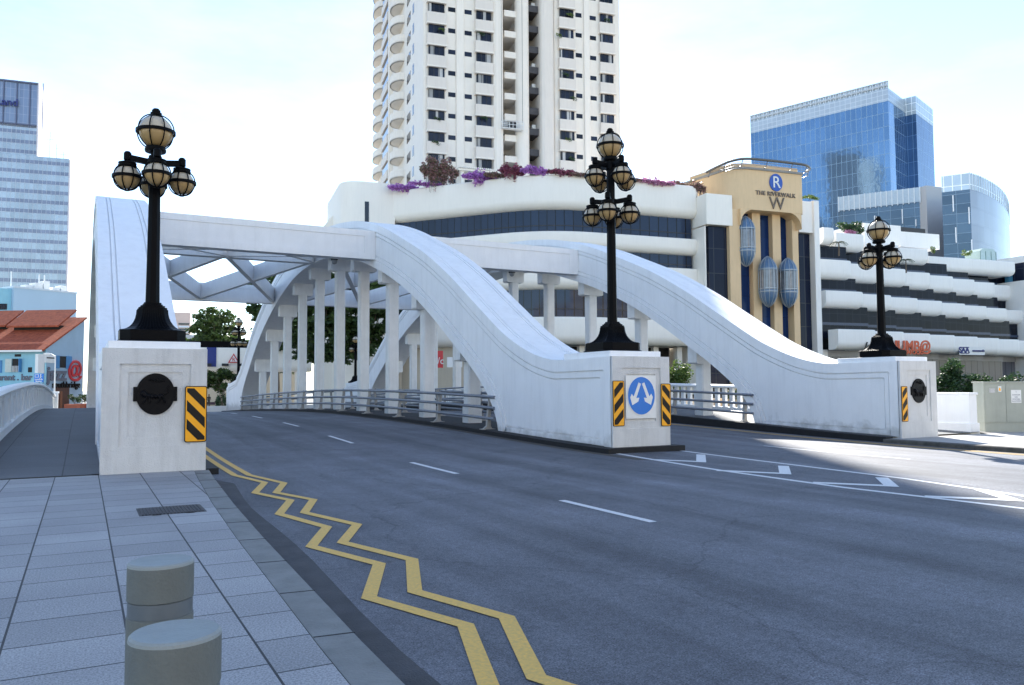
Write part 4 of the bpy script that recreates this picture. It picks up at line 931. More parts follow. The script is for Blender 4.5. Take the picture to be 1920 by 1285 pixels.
# pergola behind them
_, _, = 0, 0
Pg = thing('pergola', 'small roof-terrace pergola with slatted top behind the purple flowers', 'pergola', F.O, F.a)
u0, z1 = F.at(858, 320, 16); u1, _ = F.at(920, 320, 16); zb = Z(345)
z1 = F.at(880, 322, 16)[1]
for u_ in (u0+.5, u1-.5): MB().box(u_, u_+.4, 16, 16.4, zb-.2, z1).build('post', MALLW, Pg)
mb = MB(); mb.box(u0, u1, 15.6, 15.85, z1, z1+.25); mb.box(u0, u1, 18.6, 18.85, z1, z1+.25); mb.build('beam', MALLW, Pg)
for k in range(16): MB().box(u0+k*(u1-u0)/16, u0+k*(u1-u0)/16+.12, 15.2, 19.2, z1+.25, z1+.45).build('slat', MALLW, Pg)
MB().box(u0, u1, 19.0, 19.2, zb-.2, z1).build('back_panel', DARKIN, Pg)
# stair block at the left end
sb = thing('stair_block', 'rounded white stair block at the left end of the mall', 'building', F.O, F.a)
L0 = MP[0]; yb = L0.y
ua, za = F.at(641, 337, yb-2); ub, _ = F.at(726, 337, yb-2)
mb = MB(); r_ = 2.4; pl = []
for k in range(7): a_ = R(180+90*k/6); pl.append((ua+r_+r_*math.cos(a_), yb-2+r_+r_*math.sin(a_)))
pl += [(ub+1.0, yb-2), (ub+1, yb+12), (ua, yb+12)]
mb.prism(pl, lambda x, y: (x, y, -1.4), lambda x, y: (x, y, za)); mb.build('wall', MALLW, sb, smooth=30)
u2, z2 = F.at(684, 378, yb-2); u3, z3 = F.at(691, 520, yb-2)
MB().box(u2, u3, yb-2.05, yb-1.9, z3, z2).build('slit_window', DGLASS, sb)
u2, z2 = F.at(606, 425, yb+2); mb = MB(); mb.prism([(F.u(600, yb+6), -1.4), (ua+1, -1.4), (ua+1, za-1.5), (F.at(632, 395, yb+6)[0], F.at(632, 395, yb+6)[1]), (F.at(606, 425, yb+6)[0], F.at(606, 425, yb+6)[1])], lambda x, z: (x, yb+6, z), lambda x, z: (x, yb+14, z)); mb.build('rear_wing', MALLW, sb)

# -------------------------------------------------- recess, gold lift tower, right wing
lift = thing('lift_tower', 'ochre lift tower with three glass lift shafts and a curved roof rail', 'building', F.O, F.a)
yg = -2.4
def fx(px, py, y=0): return F.at(px, py, y)
def fbox(parent, name, m, px0, py0, px1, py1, y0, y1, bevel=0, label=None):
    u0, zt = F.at(px0, py0, y0); u1, zb = F.at(px1, py1, y0); mb = MB(); mb.box(min(u0, u1), max(u0, u1), y0, y1, min(zb, zt), max(zb, zt)); o = mb.build(name, m, parent, bevel=bevel)
    if label: o['label'] = label
    return o
fbox(mall, 'recess_block', MALLW, 1324, 362, 1374, 424, -2.0, 7, .05)
fbox(mall, 'tall_window', MALLT, 1328, 424, 1369, 730, -1.3, 0)
fbox(mall, 'recess_wall', MALLW, 1321, 424, 1329, 740, -1.6, 7)
# gold head with rounded left corner
ul, zt = fx(1388, 322, yg); ur, _ = fx(1506, 322, yg); zt = fx(1407, 318, yg)[1]; zbm = fx(1407, 393, yg)[1]
rr = 2.6; hd = []
for k in range(9): a_ = R(180+90*k/8); hd.append((ul+rr+rr*math.cos(a_)-1.2, yg+rr+rr*math.sin(a_)))
hd += [(ur-.3, yg), (ur, yg+.3), (ur, yg+9), (ul-2.2, yg+9)]
mb = MB(); mb.prism(hd, lambda x, y: (x, y, zbm), lambda x, y: (x, y, zt)); mb.build('head', GOLD, lift, smooth=30)
mb = MB(); hp = [((x-(ul+ur)/2)*1.02+(ul+ur)/2, (y-(yg+4.5))*1.03+(yg+4.5)) for x, y in hd]; mb.prism(hp, lambda x, y: (x, y, zt), lambda x, y: (x, y, zt+.28)); mb.build('cornice', mat('cornice_grey', (.32, .30, .27), .6, .1, 2), lift)
mb = MB(); mb.prism([((x-(ul+ur)/2)*.94+(ul+ur)/2, (y-(yg+4.5))*.9+(yg+4.5)) for x, y in hd], lambda x, y: (x, y, zt+.28), lambda x, y: (x, y, zt+.9)); mb.build('upstand', GOLD, lift)
# side fins / arch shoulders
zlo = -1.4
def gpier(p0, p1, y0, y1, name='pier', m=GOLD, ztop=None):
    u0, _ = fx(p0, 500, y0); u1, _ = fx(p1, 500, y0); MB().box(u0, u1, y0, y1, zlo, ztop if ztop else zbm).build(name, m, lift)
gpier(1369, 1389, yg+.5, yg+1.6)
gpier(1412, 1427, yg+1.6, yg+8); gpier(1450, 1465, yg+1.6, yg+8); gpier(1487, 1498, yg+1.2, yg+8)
for p0, p1 in ((1389, 1412), (1427, 1450), (1465, 1487)):
    u0, _ = fx(p0, 500, yg+2.2); u1, _ = fx(p1, 500, yg+2.2); MB().box(u0-.1, u1+.1, yg+2.4, yg+6, zlo, zbm).build('lift_shaft', LIFTG, lift)
# curved haunches under the head
for p0, s in ((1389, 1), (1503, -1)):
    u0, zz = fx(p0, 393, yg); q = [(u0, zbm)]+[(u0+s*(2.2-2.2*math.sin(R(90*k/6))), zbm-2.4+2.4*(1-math.cos(R(90*k/6)))*0-2.2*(0)+(-0)+(-(2.2-2.2*math.cos(R(90-90*k/6)))*1.0)+2.4) for k in range(0)]
    pts_ = [(u0-s*.0, zbm)]
    pts_ = [(u0, zbm+.05), (u0+s*1.9, zbm+.05)]+[(u0+s*1.9*(1-math.sin(R(90*k/6))), zbm-2.0*(1-math.cos(R(90*k/6)))) for k in range(1, 7)]
    MB().prism(pts_, lambda x, z: (x, yg+.05, z), lambda x, z: (x, yg+2.2, z)).build('haunch', GOLD, lift)
# lettering
u_, z_ = fx(1454, 343, yg)
dk = MB().prism([(u_+.98*math.cos(2*math.pi*k/48), z_+1.12*math.sin(2*math.pi*k/48)) for k in range(48)], a(yg-.02), a(yg-.16)).build('logo_disc', mat('logo_blue', (.02, .09, .42), .4, .05), lift)
facing(text('R', 2.1, .03, 'letter', SIGNW, dk, .0), u_, yg-.2, z_-.05)
u_, z_ = fx(1454, 365, yg); facing(text('THE RIVERWALK', .74, .05, 'lettering', mat('bronze_letters', (.16, .12, .09), .4, .1), lift, .012, space=1.12), u_, yg-.07, z_)
u_, z_ = fx(1456, 383, yg); facing(text('W', 2.3, .08, 'lettering', mat('bronze_letters', (.16, .12, .09)), lift, -.02), u_, yg-.08, z_)
# curved roof rail
rail = MB(); P = []
for px, py, yy in ((1325, 323, yg+5), (1345, 313, yg+2.5), (1372, 302, yg), (1400, 298, yg-.8), (1440, 301, yg-.9), (1480, 305.5, yg-.9), (1508, 309.5, yg-.8), (1517, 314, yg), (1517, 319, yg+1.2), (1512, 322, yg+2.2)):
    u_, z_ = fx(px, py, yy); P.append(Vector((u_, yy, z_)))
P3 = [v for v in P]
def cr3(P, n):
    Q = [P[0]*2-P[1]]+P+[P[-1]*2-P[-2]]; o = []
    for i in range(1, len(Q)-2):
        for k in range(n): t = k/n; a_, b, c, d = Q[i-1:i+3]; o.append(.5*((2*b)+(c-a_)*t+(2*a_-5*b+4*c-d)*t*t+(3*b-a_-3*c+d)*t**3))
    return o+[Q[-2]]
RP3 = cr3(P3, 5); rail.tube(RP3, .17, 8); ro = rail.build('roof_rail', mat('rail_bronze', (.12, .11, .10), .4, .1), lift, smooth=60)
for dz in (.35, .7, 1.05): MB().tube([v-Vector((0, 0, dz))+Vector((0, .25*dz, 0)) for v in RP3[8:-8]], .03, 5).build('rail_wire', STEEL, ro)
for k in range(2, len(RP3)-2, 6): MB().tube([RP3[k], RP3[k]+Vector((0, .5, -.8)), Vector((RP3[k].x, RP3[k].y+1.3, zt+.3))], .05, 5).build('rail_bracket', STEEL, ro)
# panoramic lift capsules
def capsule(px, pyt, pyb, label):
    u_, z1 = fx(px, pyt, yg-.3); _, z0 = fx(px, pyb, yg-.3); H = z1-z0; t = thing('glass_lift', label, 'lift', tuple(F.O+F.U*u_+F.B*(yg+.75)+Vector((0, 0, z0))), F.a, 'panoramic lift cars on the lift tower'); r = 1.12
    cap = MB(); cap.lathe([(.02, H), (.25, H*.975), (.62, H*.92), (.95, H*.84), (r, H*.76), (r, H*.72)], 16); cap.build('dome', mat('blue_cap', (.10, .18, .30), .3, .2, 3), t, smooth=40)
    MB().lathe([(.02, 0), (.3, H*.03), (.7, H*.10), (1.0, H*.2), (r, H*.3), (r, H*.34)], 16).build('underside', mat('blue_cap', (.10, .18, .30)), t, smooth=40)
    MB().lathe([(r*.93, H*.33), (r*.93, H*.73)], 16).build('cabin_glass', mat('cabin_glass', (.20, .21, .23), .1, .5, 1.2, spec=.9), t, smooth=40)
    rb = MB(); pr = [(.03, 0), (.36, H*.03), (.76, H*.10), (1.05, H*.2), (r+.04, H*.3), (r+.05, H*.5), (r+.04, H*.76), (1.0, H*.84), (.67, H*.92), (.3, H*.975), (.03, H)]
    for k in range(12):
        an = 2*math.pi*k/12; rb.tube([(q*math.cos(an), q*math.sin(an), z) for q, z in pr], .035, 5)
    for z in (H*.3, H*.36, H*.74): rb.lathe([(r+.01, z-.04), (r+.07, z-.04), (r+.07, z+.04), (r+.01, z+.04), (r+.01, z-.04)], 24, caps=False)
    rb.build('rib_cage', mat('lift_ribs', (.40, .44, .48), .35, .1, 3, metal=.4), t)
capsule(1407, 402, 498, 'upper panoramic lift car in the left shaft'); capsule(1449, 478, 575, 'lower panoramic lift car in the middle shaft'); capsule(1487, 481, 576, 'lower panoramic lift car in the right shaft')
# flank right of the gold tower
fl = thing('mall_flank', 'white slab wall with a tall dark window between the lift tower and the terraces', 'building', F.O, F.a)
fbox(fl, 'head_block', MALLR, 1497, 376, 1534, 438, -.3, 8, .05)
fbox(fl, 'tall_window', MALLT, 1497, 438, 1526, 740, .4, 2)
fbox(fl, 'slab_wall', MALLR, 1525.5, 376, 1545.5, 745, -.6, 9, .05)

# terraced right wing
wing = thing('terraced_wing', 'white office wing with stepped rounded balconies, right of the lift tower', 'building', F.O, F.a)
u0, _ = fx(1545, 600, 0); LEN, STEP, NS = 6.9, 1.87, 8
zB, zC, zD = (18.75, 16.1), (14.2, 11.9), (8.9, 6.25)
def wseg(z1, z0, fwd, i0, i1, name='balcony', m=MALLR):
    for i in range(i0, i1):
        x0 = u0+i*LEN; x1 = x0+LEN; y0 = 1.5+i*STEP-fwd; pth = [Vector((x0-.0, y0, 0)), Vector((x1-1.2, y0, 0))]+[Vector((x1-1.2+1.2*math.sin(R(15*k)), y0+1.2-1.2*math.cos(R(15*k)), 0)) for k in range(1, 7)]+[Vector((x1, y0+STEP+2.5, 0))]
        mb = MB(); sweep(mb, pth, bull(z0, z1, 1.8, 1.0, .12)); mb.build(name, m, wing, smooth=35)
        MB().box(x0+.3, x1-.8, y0-.02, y0+.02, z1+.02, z1+.06).build('coping_strip', STEEL, wing) if False else None
wseg(*zB, 0, 0, NS); wseg(*zC, 2.0, 0, NS); wseg(*zD, 4.0, 0, NS)
def wglass(z1, z0, fwd, m=MALLG, name='window_band', bk=2.0):
    for i in range(NS):
        x0 = u0+i*LEN; y0 = 1.5+i*STEP-fwd+bk; mb = MB(); mb.box(x0, x0+LEN+1.0, y0, y0+.3, z0, z1); mb.build(name, m, wing)
        mb = MB(); mb.box(x0, x0+LEN+1.0, y0-.12, y0-.002, (z0*.55+z1*.45)-.18, (z0*.55+z1*.45)+.18); mb.build('spandrel', mat('blue_spandrel', (.03, .05, .10), .3, .2), wing)
WINGG = grid_mat('wing_glass', (.010, .013, .024), (.03, .034, .045), 1.3, 1.6, .07, 0, .07, .7); MATS['wg'] = WINGG
wglass(zB[1]+.3, zC[0]-1.0, 1.0, WINGG); wglass(zC[1]+.3, zD[0]-1.0, 3.0, WINGG); wglass(zB[0]+2.4, zB[0]-1, -.6, WINGG)
# body slabs behind so nothing is hollow
mb = MB(); mb.prism([(u0, 4.6), (u0+NS*LEN, 4.6+NS*STEP), (u0+NS*LEN, 60), (u0, 60)], lambda x, y: (x, y, -1.4), lambda x, y: (x, y, zB[0]-.3)); mb.build('core', DARKIN, wing)
# level A : upper terraces
uA = lambda px, y: fx(px, 500, y)[0]
def abox(px0, py0, px1, py1, y0, y1, name='upper_terrace', m=MALLR, rounded=True):
    a0, z1 = fx(px0, py0, y0); a1, z0 = fx(px1, py1, y0)
    if rounded:
        mb = MB(); sweep(mb, [Vector((a0, y0, 0)), Vector((a1-1, y0, 0))]+[Vector((a1-1+math.sin(R(15*k)), y0+1-math.cos(R(15*k)), 0)) for k in range(1, 7)]+[Vector((a1, y1, 0))], bull(z0, z1, 2.0, 1.0, .1)); mb.build(name, m, wing, smooth=35)
        MB().box(a0+.1, a1-1.2, y0+1.5, y1, z0+.1, z1-.05).build('terrace_core', m, wing)
    else: MB().box(a0, a1, y0, y1, z0, z1).build(name, m, wing)
abox(1544, 426, 1570, 459, 2.0, 16); abox(1568, 436, 1626, 473, 4.0, 18); abox(1622, 455, 1691, 482, 6.5, 22); abox(1688, 464, 1746, 497, 8.5, 24)
abox(1620, 418, 1690, 460, 14, 30, 'roof_block', rounded=False); abox(1688, 434, 1762, 468, 18, 36, 'roof_block', rounded=False)
abox(1741, 480, 1909, 518, 13, 26, 'carpark_parapet')
abox(1690, 426, 1735, 438, 24, 34, 'roof_block', m=FRAME, rounded=False)
# car-park opening: ceiling slab, back wall and blue pillars
a0, z1 = fx(1741, 505, 15); a1, _ = fx(1908, 505, 15)
MB().box(a0, a1, 17.0, 26, zB[0]+.0, zB[0]+.2).build('carpark_floor', QUAY, wing); MB().box(a0, a1, 27, 27.4, zB[0], z1+3).build('carpark_wall', mat('carpark_grey', (.14, .14, .14), .8), wing)
for px in (1744, 1808, 1892):
    uu = fx(px, 520, 15.5)[0]; MB().box(uu, uu+(1.0 if px < 1890 else 3.2), 15.6, 16.3, zB[0]-.5, z1+.5).build('blue_pillar', mat('teal_pillar', (.05, .20, .30), .6), wing)
# ground-floor shop glazing under level D
for i in range(NS):
    x0 = u0+i*LEN; y0 = 1.5+i*STEP; MB().box(x0+1.1, x0+LEN-.1, y0-.3, y0+.1, -1.2, zD[1]-.8).build('shop_window', grid_mat('shop_glazing', (.14, .14, .16), (.03, .03, .035), 1.35, 12, .10, 0, .12, .3) if i == 0 else bpy.data.materials['shop_glazing'], wing)
    MB().box(x0-.1, x0+1.1, y0-.8, y0+.2, -1.3, zD[1]+.1).build('pillar', MALLR, wing)
    MB().box(x0+1.1, x0+LEN-.1, y0-.45, y0+.05, zD[1]-.8, zD[1]+.05).build('shop_head', mat('lintel_grey', (.38, .37, .36), .6), wing)
# end slab of wing + corner glass block at the frame's edge
xe = u0+NS*LEN-1.2; ye = 1.5+(NS-1)*STEP
MB().box(xe-.4, xe+1.6, ye-5.0, ye+10, -1.3, zB[0]+.6).build('end_wall', MALLR, wing)
MB().box(xe+1.6, xe+14, ye-1.5, ye+10, -1.3, zB[0]+4.0).build('corner_window', MALLT, wing)
MB().box(xe+1.6, xe+14.2, ye-2.2, ye+10, zB[0]+4.0, zB[0]+5.2).build('corner_head', MALLR, wing)
# signs on level D  (third / sixth balconies)
def dsign(px, py, i, body, size, m, name='sign_lettering', bold=0, shear=0, dz=0, cat='sign', label=''):
    u_ = 0
    for i in range(NS):
        y0 = 1.5+i*STEP-4.0; u_, z_ = F.at(px, py, y0)
        if u_-2.6 < u0+(i+1)*LEN-1.0: break
    o = text(body, size, .05, name, m, None, bold, shear=shear)
    p = F.O+F.U*u_+F.B*(y0-.16)+Vector((0, 0, z_)); o.location = p; o.rotation_euler = (R(90), 0, F.a); return o
ORG = mat('orange_letters', (.62, .10, .03), .45, .05)
sg = thing('restaurant_sign', 'orange restaurant lettering on the balcony right of the right-hand lamp', 'sign', (0, 0, 0))
for o in (dsign(1710, 650, 2, 'JUMB@', 1.95, ORG, bold=.05), dsign(1710, 661, 2, 'SEAFOOD', .85, ORG, bold=.03)): o.parent = sg
sg = thing('script_sign', 'dark cursive lettering left of the right-hand lamp foot', 'sign', (0, 0, 0))
o = dsign(1632, 650, 1, 'John', 1.5, SIGNB, shear=.5); o.parent = sg
sg = thing('institute_sign', 'navy emblem and web address on a white board', 'sign', (0, 0, 0))
NAVY = mat('navy_letters', (.01, .02, .16), .45)
for o in (dsign(1806, 657, 4, 'SAA', 1.15, NAVY, bold=.03), dsign(1833, 658, 4, 'www.saa.edu', .46, NAVY, bold=.02)): o.parent = sg
i_ = 4; y0 = 1.5+i_*STEP-4.0; ua_, za_ = F.at(1798, 650, y0); ub_, zb_ = F.at(1846, 666, y0)
mb = MB(); mb.box(ua_, ub_, y0-.05, y0-.01, zb_, za_); o = mb.build('sign_board', SIGNW, sg); o.location = F.O; o.rotation_euler.z = F.a
uc_, _ = F.at(1816, 655, y0)
for zz in (za_-.12, zb_+.25): mb = MB(); mb.box(ua_+.1, uc_-.0, y0-.12, y0-.06, zz-.07, zz+.07); o = mb.build('emblem_bar', NAVY, sg); o.location = F.O; o.rotation_euler.z = F.a
# plants on the terraces
def at3(px, py, y): u_, z_ = F.at(px, py, y); return F.O+F.U*u_+F.B*y+Vector((0, 0, z_))
p = at3(1598, 436, 6); bush(p.x, p.y, p.z-.3, 2.6, 1.2, 1.9, 'leafy green shrub with pink blossom on the upper terrace', 21, LEAFD, 1500, .16, group='terrace shrubs')
p = at3(1590, 436, 5.5); bush(p.x, p.y, p.z-.5, 1.5, .6, .8, 'pink flowering shrub in front of the green one on the upper terrace', 22, PINKF, 500, .12, group='terrace shrubs')
p = at3(1518, 374, 1); bush(p.x, p.y, p.z-.1, 1.4, .6, .8, 'bright green hedge on the slab wall beside the lift tower', 23, LEAFY, 500, .12, group='terrace shrubs')
p = at3(1812, 478, 15); bush(p.x, p.y, p.z-.2, 1.1, .6, .9, 'yellow-green shrub on the car-park roof', 24, LEAFY, 400, .12, group='terrace shrubs')
p = at3(1750, 470, 12); bush(p.x, p.y, p.z-.6, .6, .5, 1.3, 'small potted shrub at the step of the upper terrace', 25, LEAFY, 300, .1, group='terrace shrubs')
def palm(p, h, label):
    t = thing('palm', label, 'plant', p, 0, 'small palms on the terraces'); MB().tube([(0, 0, 0), (.05, 0, h*.5), (0, 0, h)], [.12, .08, .07], 7).build('trunk', BARK, t)
    fr = MB(); rg = random.Random(3)
    for k in range(11):
        a_ = 2*math.pi*k/11+rg.uniform(-.2, .2); d = Vector((math.cos(a_), math.sin(a_), 0)); s = Vector((-d.y, d.x, 0)); L = 1.25
        P = [Vector((0, 0, h))+d*(L*t_)+Vector((0, 0, L*(.55*t_-.95*t_*t_))) for t_ in (0, .25, .5, .75, 1)]
        for i in range(4):
            for q in (-1, 1):
                for m_ in range(3): c = P[i].lerp(P[i+1], m_/3); fr.add([c, c+s*q*.32+d*.12-Vector((0, 0, .12)), c+d*.09], [(0, 1, 2)])
        fr.tube(P, .015, 4)
    fr.build('fronds', LEAFD, t, recalc=False)
pp = at3(1573, 480, 2.2); palm((pp.x, pp.y, pp.z), 1.9, 'small palm on the terrace left of the right-hand lamp'); pp = at3(1699, 512, 7); palm((pp.x, pp.y, pp.z), 2.0, 'small palm on the terrace right of the right-hand lamp')
# glass kiosk on the roof
p = at3(1843, 484, 17); t = thing('glass_roof_kiosk', 'small pale green glass lantern on the car-park roof', 'kiosk', p, F.a)
MB().prism([(-1.9, 0), (1.9, 0), (1.9, 1.6), (1.2, 2.1), (-1.2, 2.1), (-1.9, 1.6)], lambda x, z: (x, -1, z-.6), lambda x, z: (x, 2, z-.6)).build('glazing', mat('green_glass', (.40, .52, .50), .15, .1, spec=.9), t)
for x_ in (-1.9, -.6, .7, 1.88): MB().box(x_, x_+.08, -1.05, -1.0, -.6, 1.0).build('frame_bar', mat('green_frame', (.10, .20, .17), .4), t)

# ================================================================== RESIDENTIAL TOWER
T = Fac(793, 105, 100)
tw = thing('apartment_tower', 'tall cream apartment tower with rows of windows rising behind the mall', 'building', T.O, T.a)
ZT = 112.0
tu = lambda px, y=0: T.at(px, 300, y)[0]
tz = lambda px, py, y=0: T.at(px, py, y)[1]
Wt = tu(1166); 
mb = MB(); mb.box(0, tu(928), 0, 40, 0, ZT); mb.build('wall', TOWERW, tw, bevel=.3)
mb = MB(); mb.box(tu(1040), Wt, 0, 40, 0, ZT); mb.build('wall', TOWERW, tw, bevel=.3)
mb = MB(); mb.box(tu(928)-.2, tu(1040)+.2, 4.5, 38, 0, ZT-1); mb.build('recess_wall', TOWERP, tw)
# vertical fins and the rounded pillars
for p0, p1, y0, y1, m in ((925, 946, -.5, 5, TOWERW), (1016, 1042, -.6, 5, TOWERP)): MB().box(tu(p0, y0), tu(p1, y0), y0, y1, 0, ZT).build('pier', m, tw, bevel=.5)
MB().lathe([(1.0, 0), (1.0, ZT)], 24, (tu(982), .6, 0)).build('round_pillar', TOWERW, tw, smooth=40)
for p0, p1 in ((855, 870),): MB().box(tu(p0), tu(p1), -.25, .1, 0, ZT).build('pier', TOWERW, tw, bevel=.1)
MB().box(tu(1096), tu(1107), -.3, .1, 0, ZT).build('pier', TOWERW, tw, bevel=.1)
FL = 2.96; zr0 = tz(802, 290)            # top of window row in the lowest visible row
rows = [zr0+FL*(k-2) for k in range(13)]
cols = [(803, 832, 0, True), (893.5, 920.5, -.35, True), (1051, 1075.5, -1.2, True), (1127.5, 1150, -1.3, True)]
smalls = [(840.5, 854), (871.5, 885), (1081.5, 1093), (1108.5, 1120)]
zshift = lambda px: 0
import itertools
def row_z(px, r):   # nearly level rows; the photo's rows run level along the facade
    return r
rg = random.Random(11)
wproto = None
for (p0, p1, dz, _) in cols:
    x0, x1 = tu(p0), tu(p1); py_ref = {803: 290, 893.5: 300, 1051: 286, 1127.5: 216}[p0]
    zref = tz(p0, py_ref); 
    for k in range(-2, 11):
        z1 = zref+FL*k; z0 = z1-1.22
        if z0 > 64: continue
        bay = MB(); bay.box(x0-.25, x1+.25, -.62, .05, z0-1.45, z0-.06); bay.build('bay_panel', TOWERP, tw, bevel=.03)
        MB().box(x0-.3, x1+.3, -.68, .05, z1+.05, z1+.28).build('bay_hood', TOWERW, tw) 
        wd = MB().box(x0, x1, -.30, .02, z0-.06, z1+.05).build('window', WGLASS, tw)
        fm = MB(); 
        for q in (0, .333, .666, 1): xx = x0+(x1-x0)*q; fm.box(xx-.04, xx+.04, -.34, -.295, z0, z1)
        fm.box(x0, x1, -.34, -.295, z1-.0, z1+.06); fm.build('window_frame', FRAME, wd)
        if rg.random() < .7:
            s = rg.choice([0, .1, .45, .62]); cwid = rg.uniform(.12, .36); MB().box(x0+(x1-x0)*s, x0+(x1-x0)*(s+cwid), -.312, -.301, z0, z1).build('curtain', CURTAIN, wd)
for q_, (px_, py_) in enumerate(((825, 57), (818, 224), (905, 222), (1046, 68), (1058, 141), (1072, 186), (1062, 262), (1068, 298), (1137, 40), (1068, 30), (900, 65), (815, 268))):
    u_ = tu(px_); z_ = tz(px_, py_); fo = MB(); leaves(fo, u_, -.7, z_-.1, .55, .2, .16, 46, .13, rg, 0, 0); leaves(fo, u_+.3, -.8, z_-.35, .3, .12, .25, 18, .10, rg, 0, 0); fo.build('window_plant', LEAFY if q_ % 3 == 0 else LEAFD, tw, recalc=False)
for (p0, p1) in smalls:
    x0, x1 = tu(p0), tu(p1); py_ref = {840.5: 294, 871.5: 297, 1081.5: 290, 1108.5: 294}[p0]; zref = tz(p0, py_ref)
    for k in range(-1, 10):
        z1 = zref+FL*k
        if z1 > 62: continue
        MB().box(x0, x1, -.03, .02, z1-.62, z1).build('small_window', WGLASS, tw)
# recessed stair balconies and dark service balconies
for k in range(-1, 11):
    zb_ = tz(958, 296)+FL*k
    MB().box(tu(948), tu(973), .3, 4.4, zb_-.55, zb_+.35).build('stair_balcony', TOWERW, tw, bevel=.03)
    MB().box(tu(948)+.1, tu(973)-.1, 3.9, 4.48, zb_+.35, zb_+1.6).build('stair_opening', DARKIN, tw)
    zb_ = tz(1003, 284)+FL*k
    MB().box(tu(990), tu(1015), .5, 3.2, zb_-.5, zb_+.45).build('service_balcony', mat('dark_balcony', (.06, .055, .06), .6, .3, 3), tw, bevel=.03)
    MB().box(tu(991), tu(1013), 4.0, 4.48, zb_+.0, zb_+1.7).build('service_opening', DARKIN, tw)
    if k in (1, 3, 4, 7): MB().box(tu(1005), tu(1012), 1.5, 2.2, zb_+.5, zb_+1.35).build('air_conditioner', SIGNW, tw)
# left flank: windows and rounded balconies  (local x = 0 plane, going away in y)
S2 = Fac(793, 105, 10)       # flank plane helper, local x runs away
def fy(px):                  # y (depth along flank) under a picture column
    d = ray(px, 300); C = Vector((0, 0, 0)); O = T.O; n_ = T.U; t_ = (O-Vector((0, 0, EYE))).dot(n_)/d.dot(n_); P = Vector((0, 0, EYE))+d*t_; return (P-O).dot(T.B), 
ya = fy(775)[0]; yb_ = fy(765)[0]; yc_ = fy(757)[0]; yd = fy(738)[0]
for k in range(-2, 16):
    z1 = zr0+FL*k
    MB().box(-.03, .04, fy(769.5)[0], fy(763)[0], z1-1.2, z1+.05).build('side_window', WGLASS, tw)
    MB().box(-.03, .04, fy(776)[0], fy(773.5)[0], z1-1.3, z1+.1).build('side_window', WGLASS, tw)
    for yc2, wid, rr_ in ((fy(752)[0], 5.0, 1.7), (fy(713)[0], 6.5, 1.3)):
        pth = [Vector((0, yc2-wid/2+wid, 0))]+[Vector((-rr_*math.sin(R(180*j/12)), yc2+wid/2*math.cos(R(180*j/12)), 0)) for j in range(0, 13)]+[Vector((0, yc2-wid/2, 0))]
        poly = [(-rr_*math.sin(R(180*j/12)), yc2+wid/2*math.cos(R(180*j/12))) for j in range(13)]
        zb2 = z1-2.55
        mb = MB(); mb.prism(poly, lambda x, y: (x, y, zb2), lambda x, y: (x, y, zb2+.18))
        rings = []
        for j in range(13):
            x_, y_ = poly[j]; f_ = .93; rings.append([(x_, y_, zb2), (x_, y_, zb2+1.25), (x_*f_, (y_-yc2)*f_+yc2, zb2+1.25), (x_*f_, (y_-yc2)*f_+yc2, zb2)])
        mb.loft(rings); mb.build('round_balcony', TOWERW, tw, smooth=40)
    MB().box(-.5, .05, fy(733)[0], fy(722)[0], z1-1.3, z1).build('side_window', DGLASS, tw)
    MB().box(-.7, .05, fy(733)[0], fy(722)[0], z1-2.7, z1-1.35).build('bay_panel', TOWERP, tw)
MB().box(-.6, .05, fy(736)[0], fy(734)[0], 0, 70).build('pier', TOWERW, tw)
# window-cleaning cradle
t = thing('window_cleaning_cradle', 'grey suspended cleaning cradle hanging in the recess of the apartment tower', 'cradle', tuple(T.O+T.U*tu(957)+T.B*(-.9)+Vector((0, 0, tz(957, 246)))), T.a)
cw = (tu(977)-tu(938))/2; mb = MB()
for y_ in (-.35, .35):
    for z_ in (0, .5, 1.0): mb.box(-cw, cw, y_-.03, y_+.03, z_-.03, z_+.03)
    for k in range(7): xx = -cw+k*cw/3; mb.box(xx-.03, xx+.03, y_-.03, y_+.03, 0, 1.0)
mb.build('guard_frame', SIGNW, t); MB().box(-cw, cw, -.35, .35, -.06, .0).build('platform', SIGNW, t); MB().box(-.5, .5, -.25, .25, 0, .9).build('winch', GRATE, t)
for x_ in (-cw, cw): MB().box(x_-.02, x_+.02, -.02, .02, 1.0, 55).build('cable', GRATE, t)

# ================================================================== GLASS OFFICE TOWER (right)
G = Fac(1683, 220, 162)       # long face; local x runs back towards the left as negative
gt = thing('blue_glass_tower', 'large blue mirrored-glass office block with a lattice crown', 'building', G.O, G.a)
gz = lambda px, py: G.at(px, py)[1]
z_top = pt(1683, 151, 220).z; z_mid = pt(1683, 165, 220).z; z_low = pt(1683, 189, 220).z
uL = G.at(1411, 400)[0]
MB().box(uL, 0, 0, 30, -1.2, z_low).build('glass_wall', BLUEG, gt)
MB().box(uL-.05, .05, -.05, 30, z_low, z_mid).build('louvre_band', GREYG, gt)
# lattice crown: posts and rails
MB().box(uL, 0, .4, .5, z_mid, z_top).build('crown_glass', SCREEN, gt)
mb = MB()
for k in range(int(-uL/1.5)+1): mb.box(uL+k*1.5-.08, uL+k*1.5+.08, -.1, .35, z_mid, z_top)
for z_ in (z_mid+.8, (z_mid+z_top)/2, z_top-.1): mb.box(uL, 0, -.12, .3, z_-.08, z_+.08)
mb.build('crown_lattice', mat('pale_metal', (.6, .66, .72), .35, .1), gt)
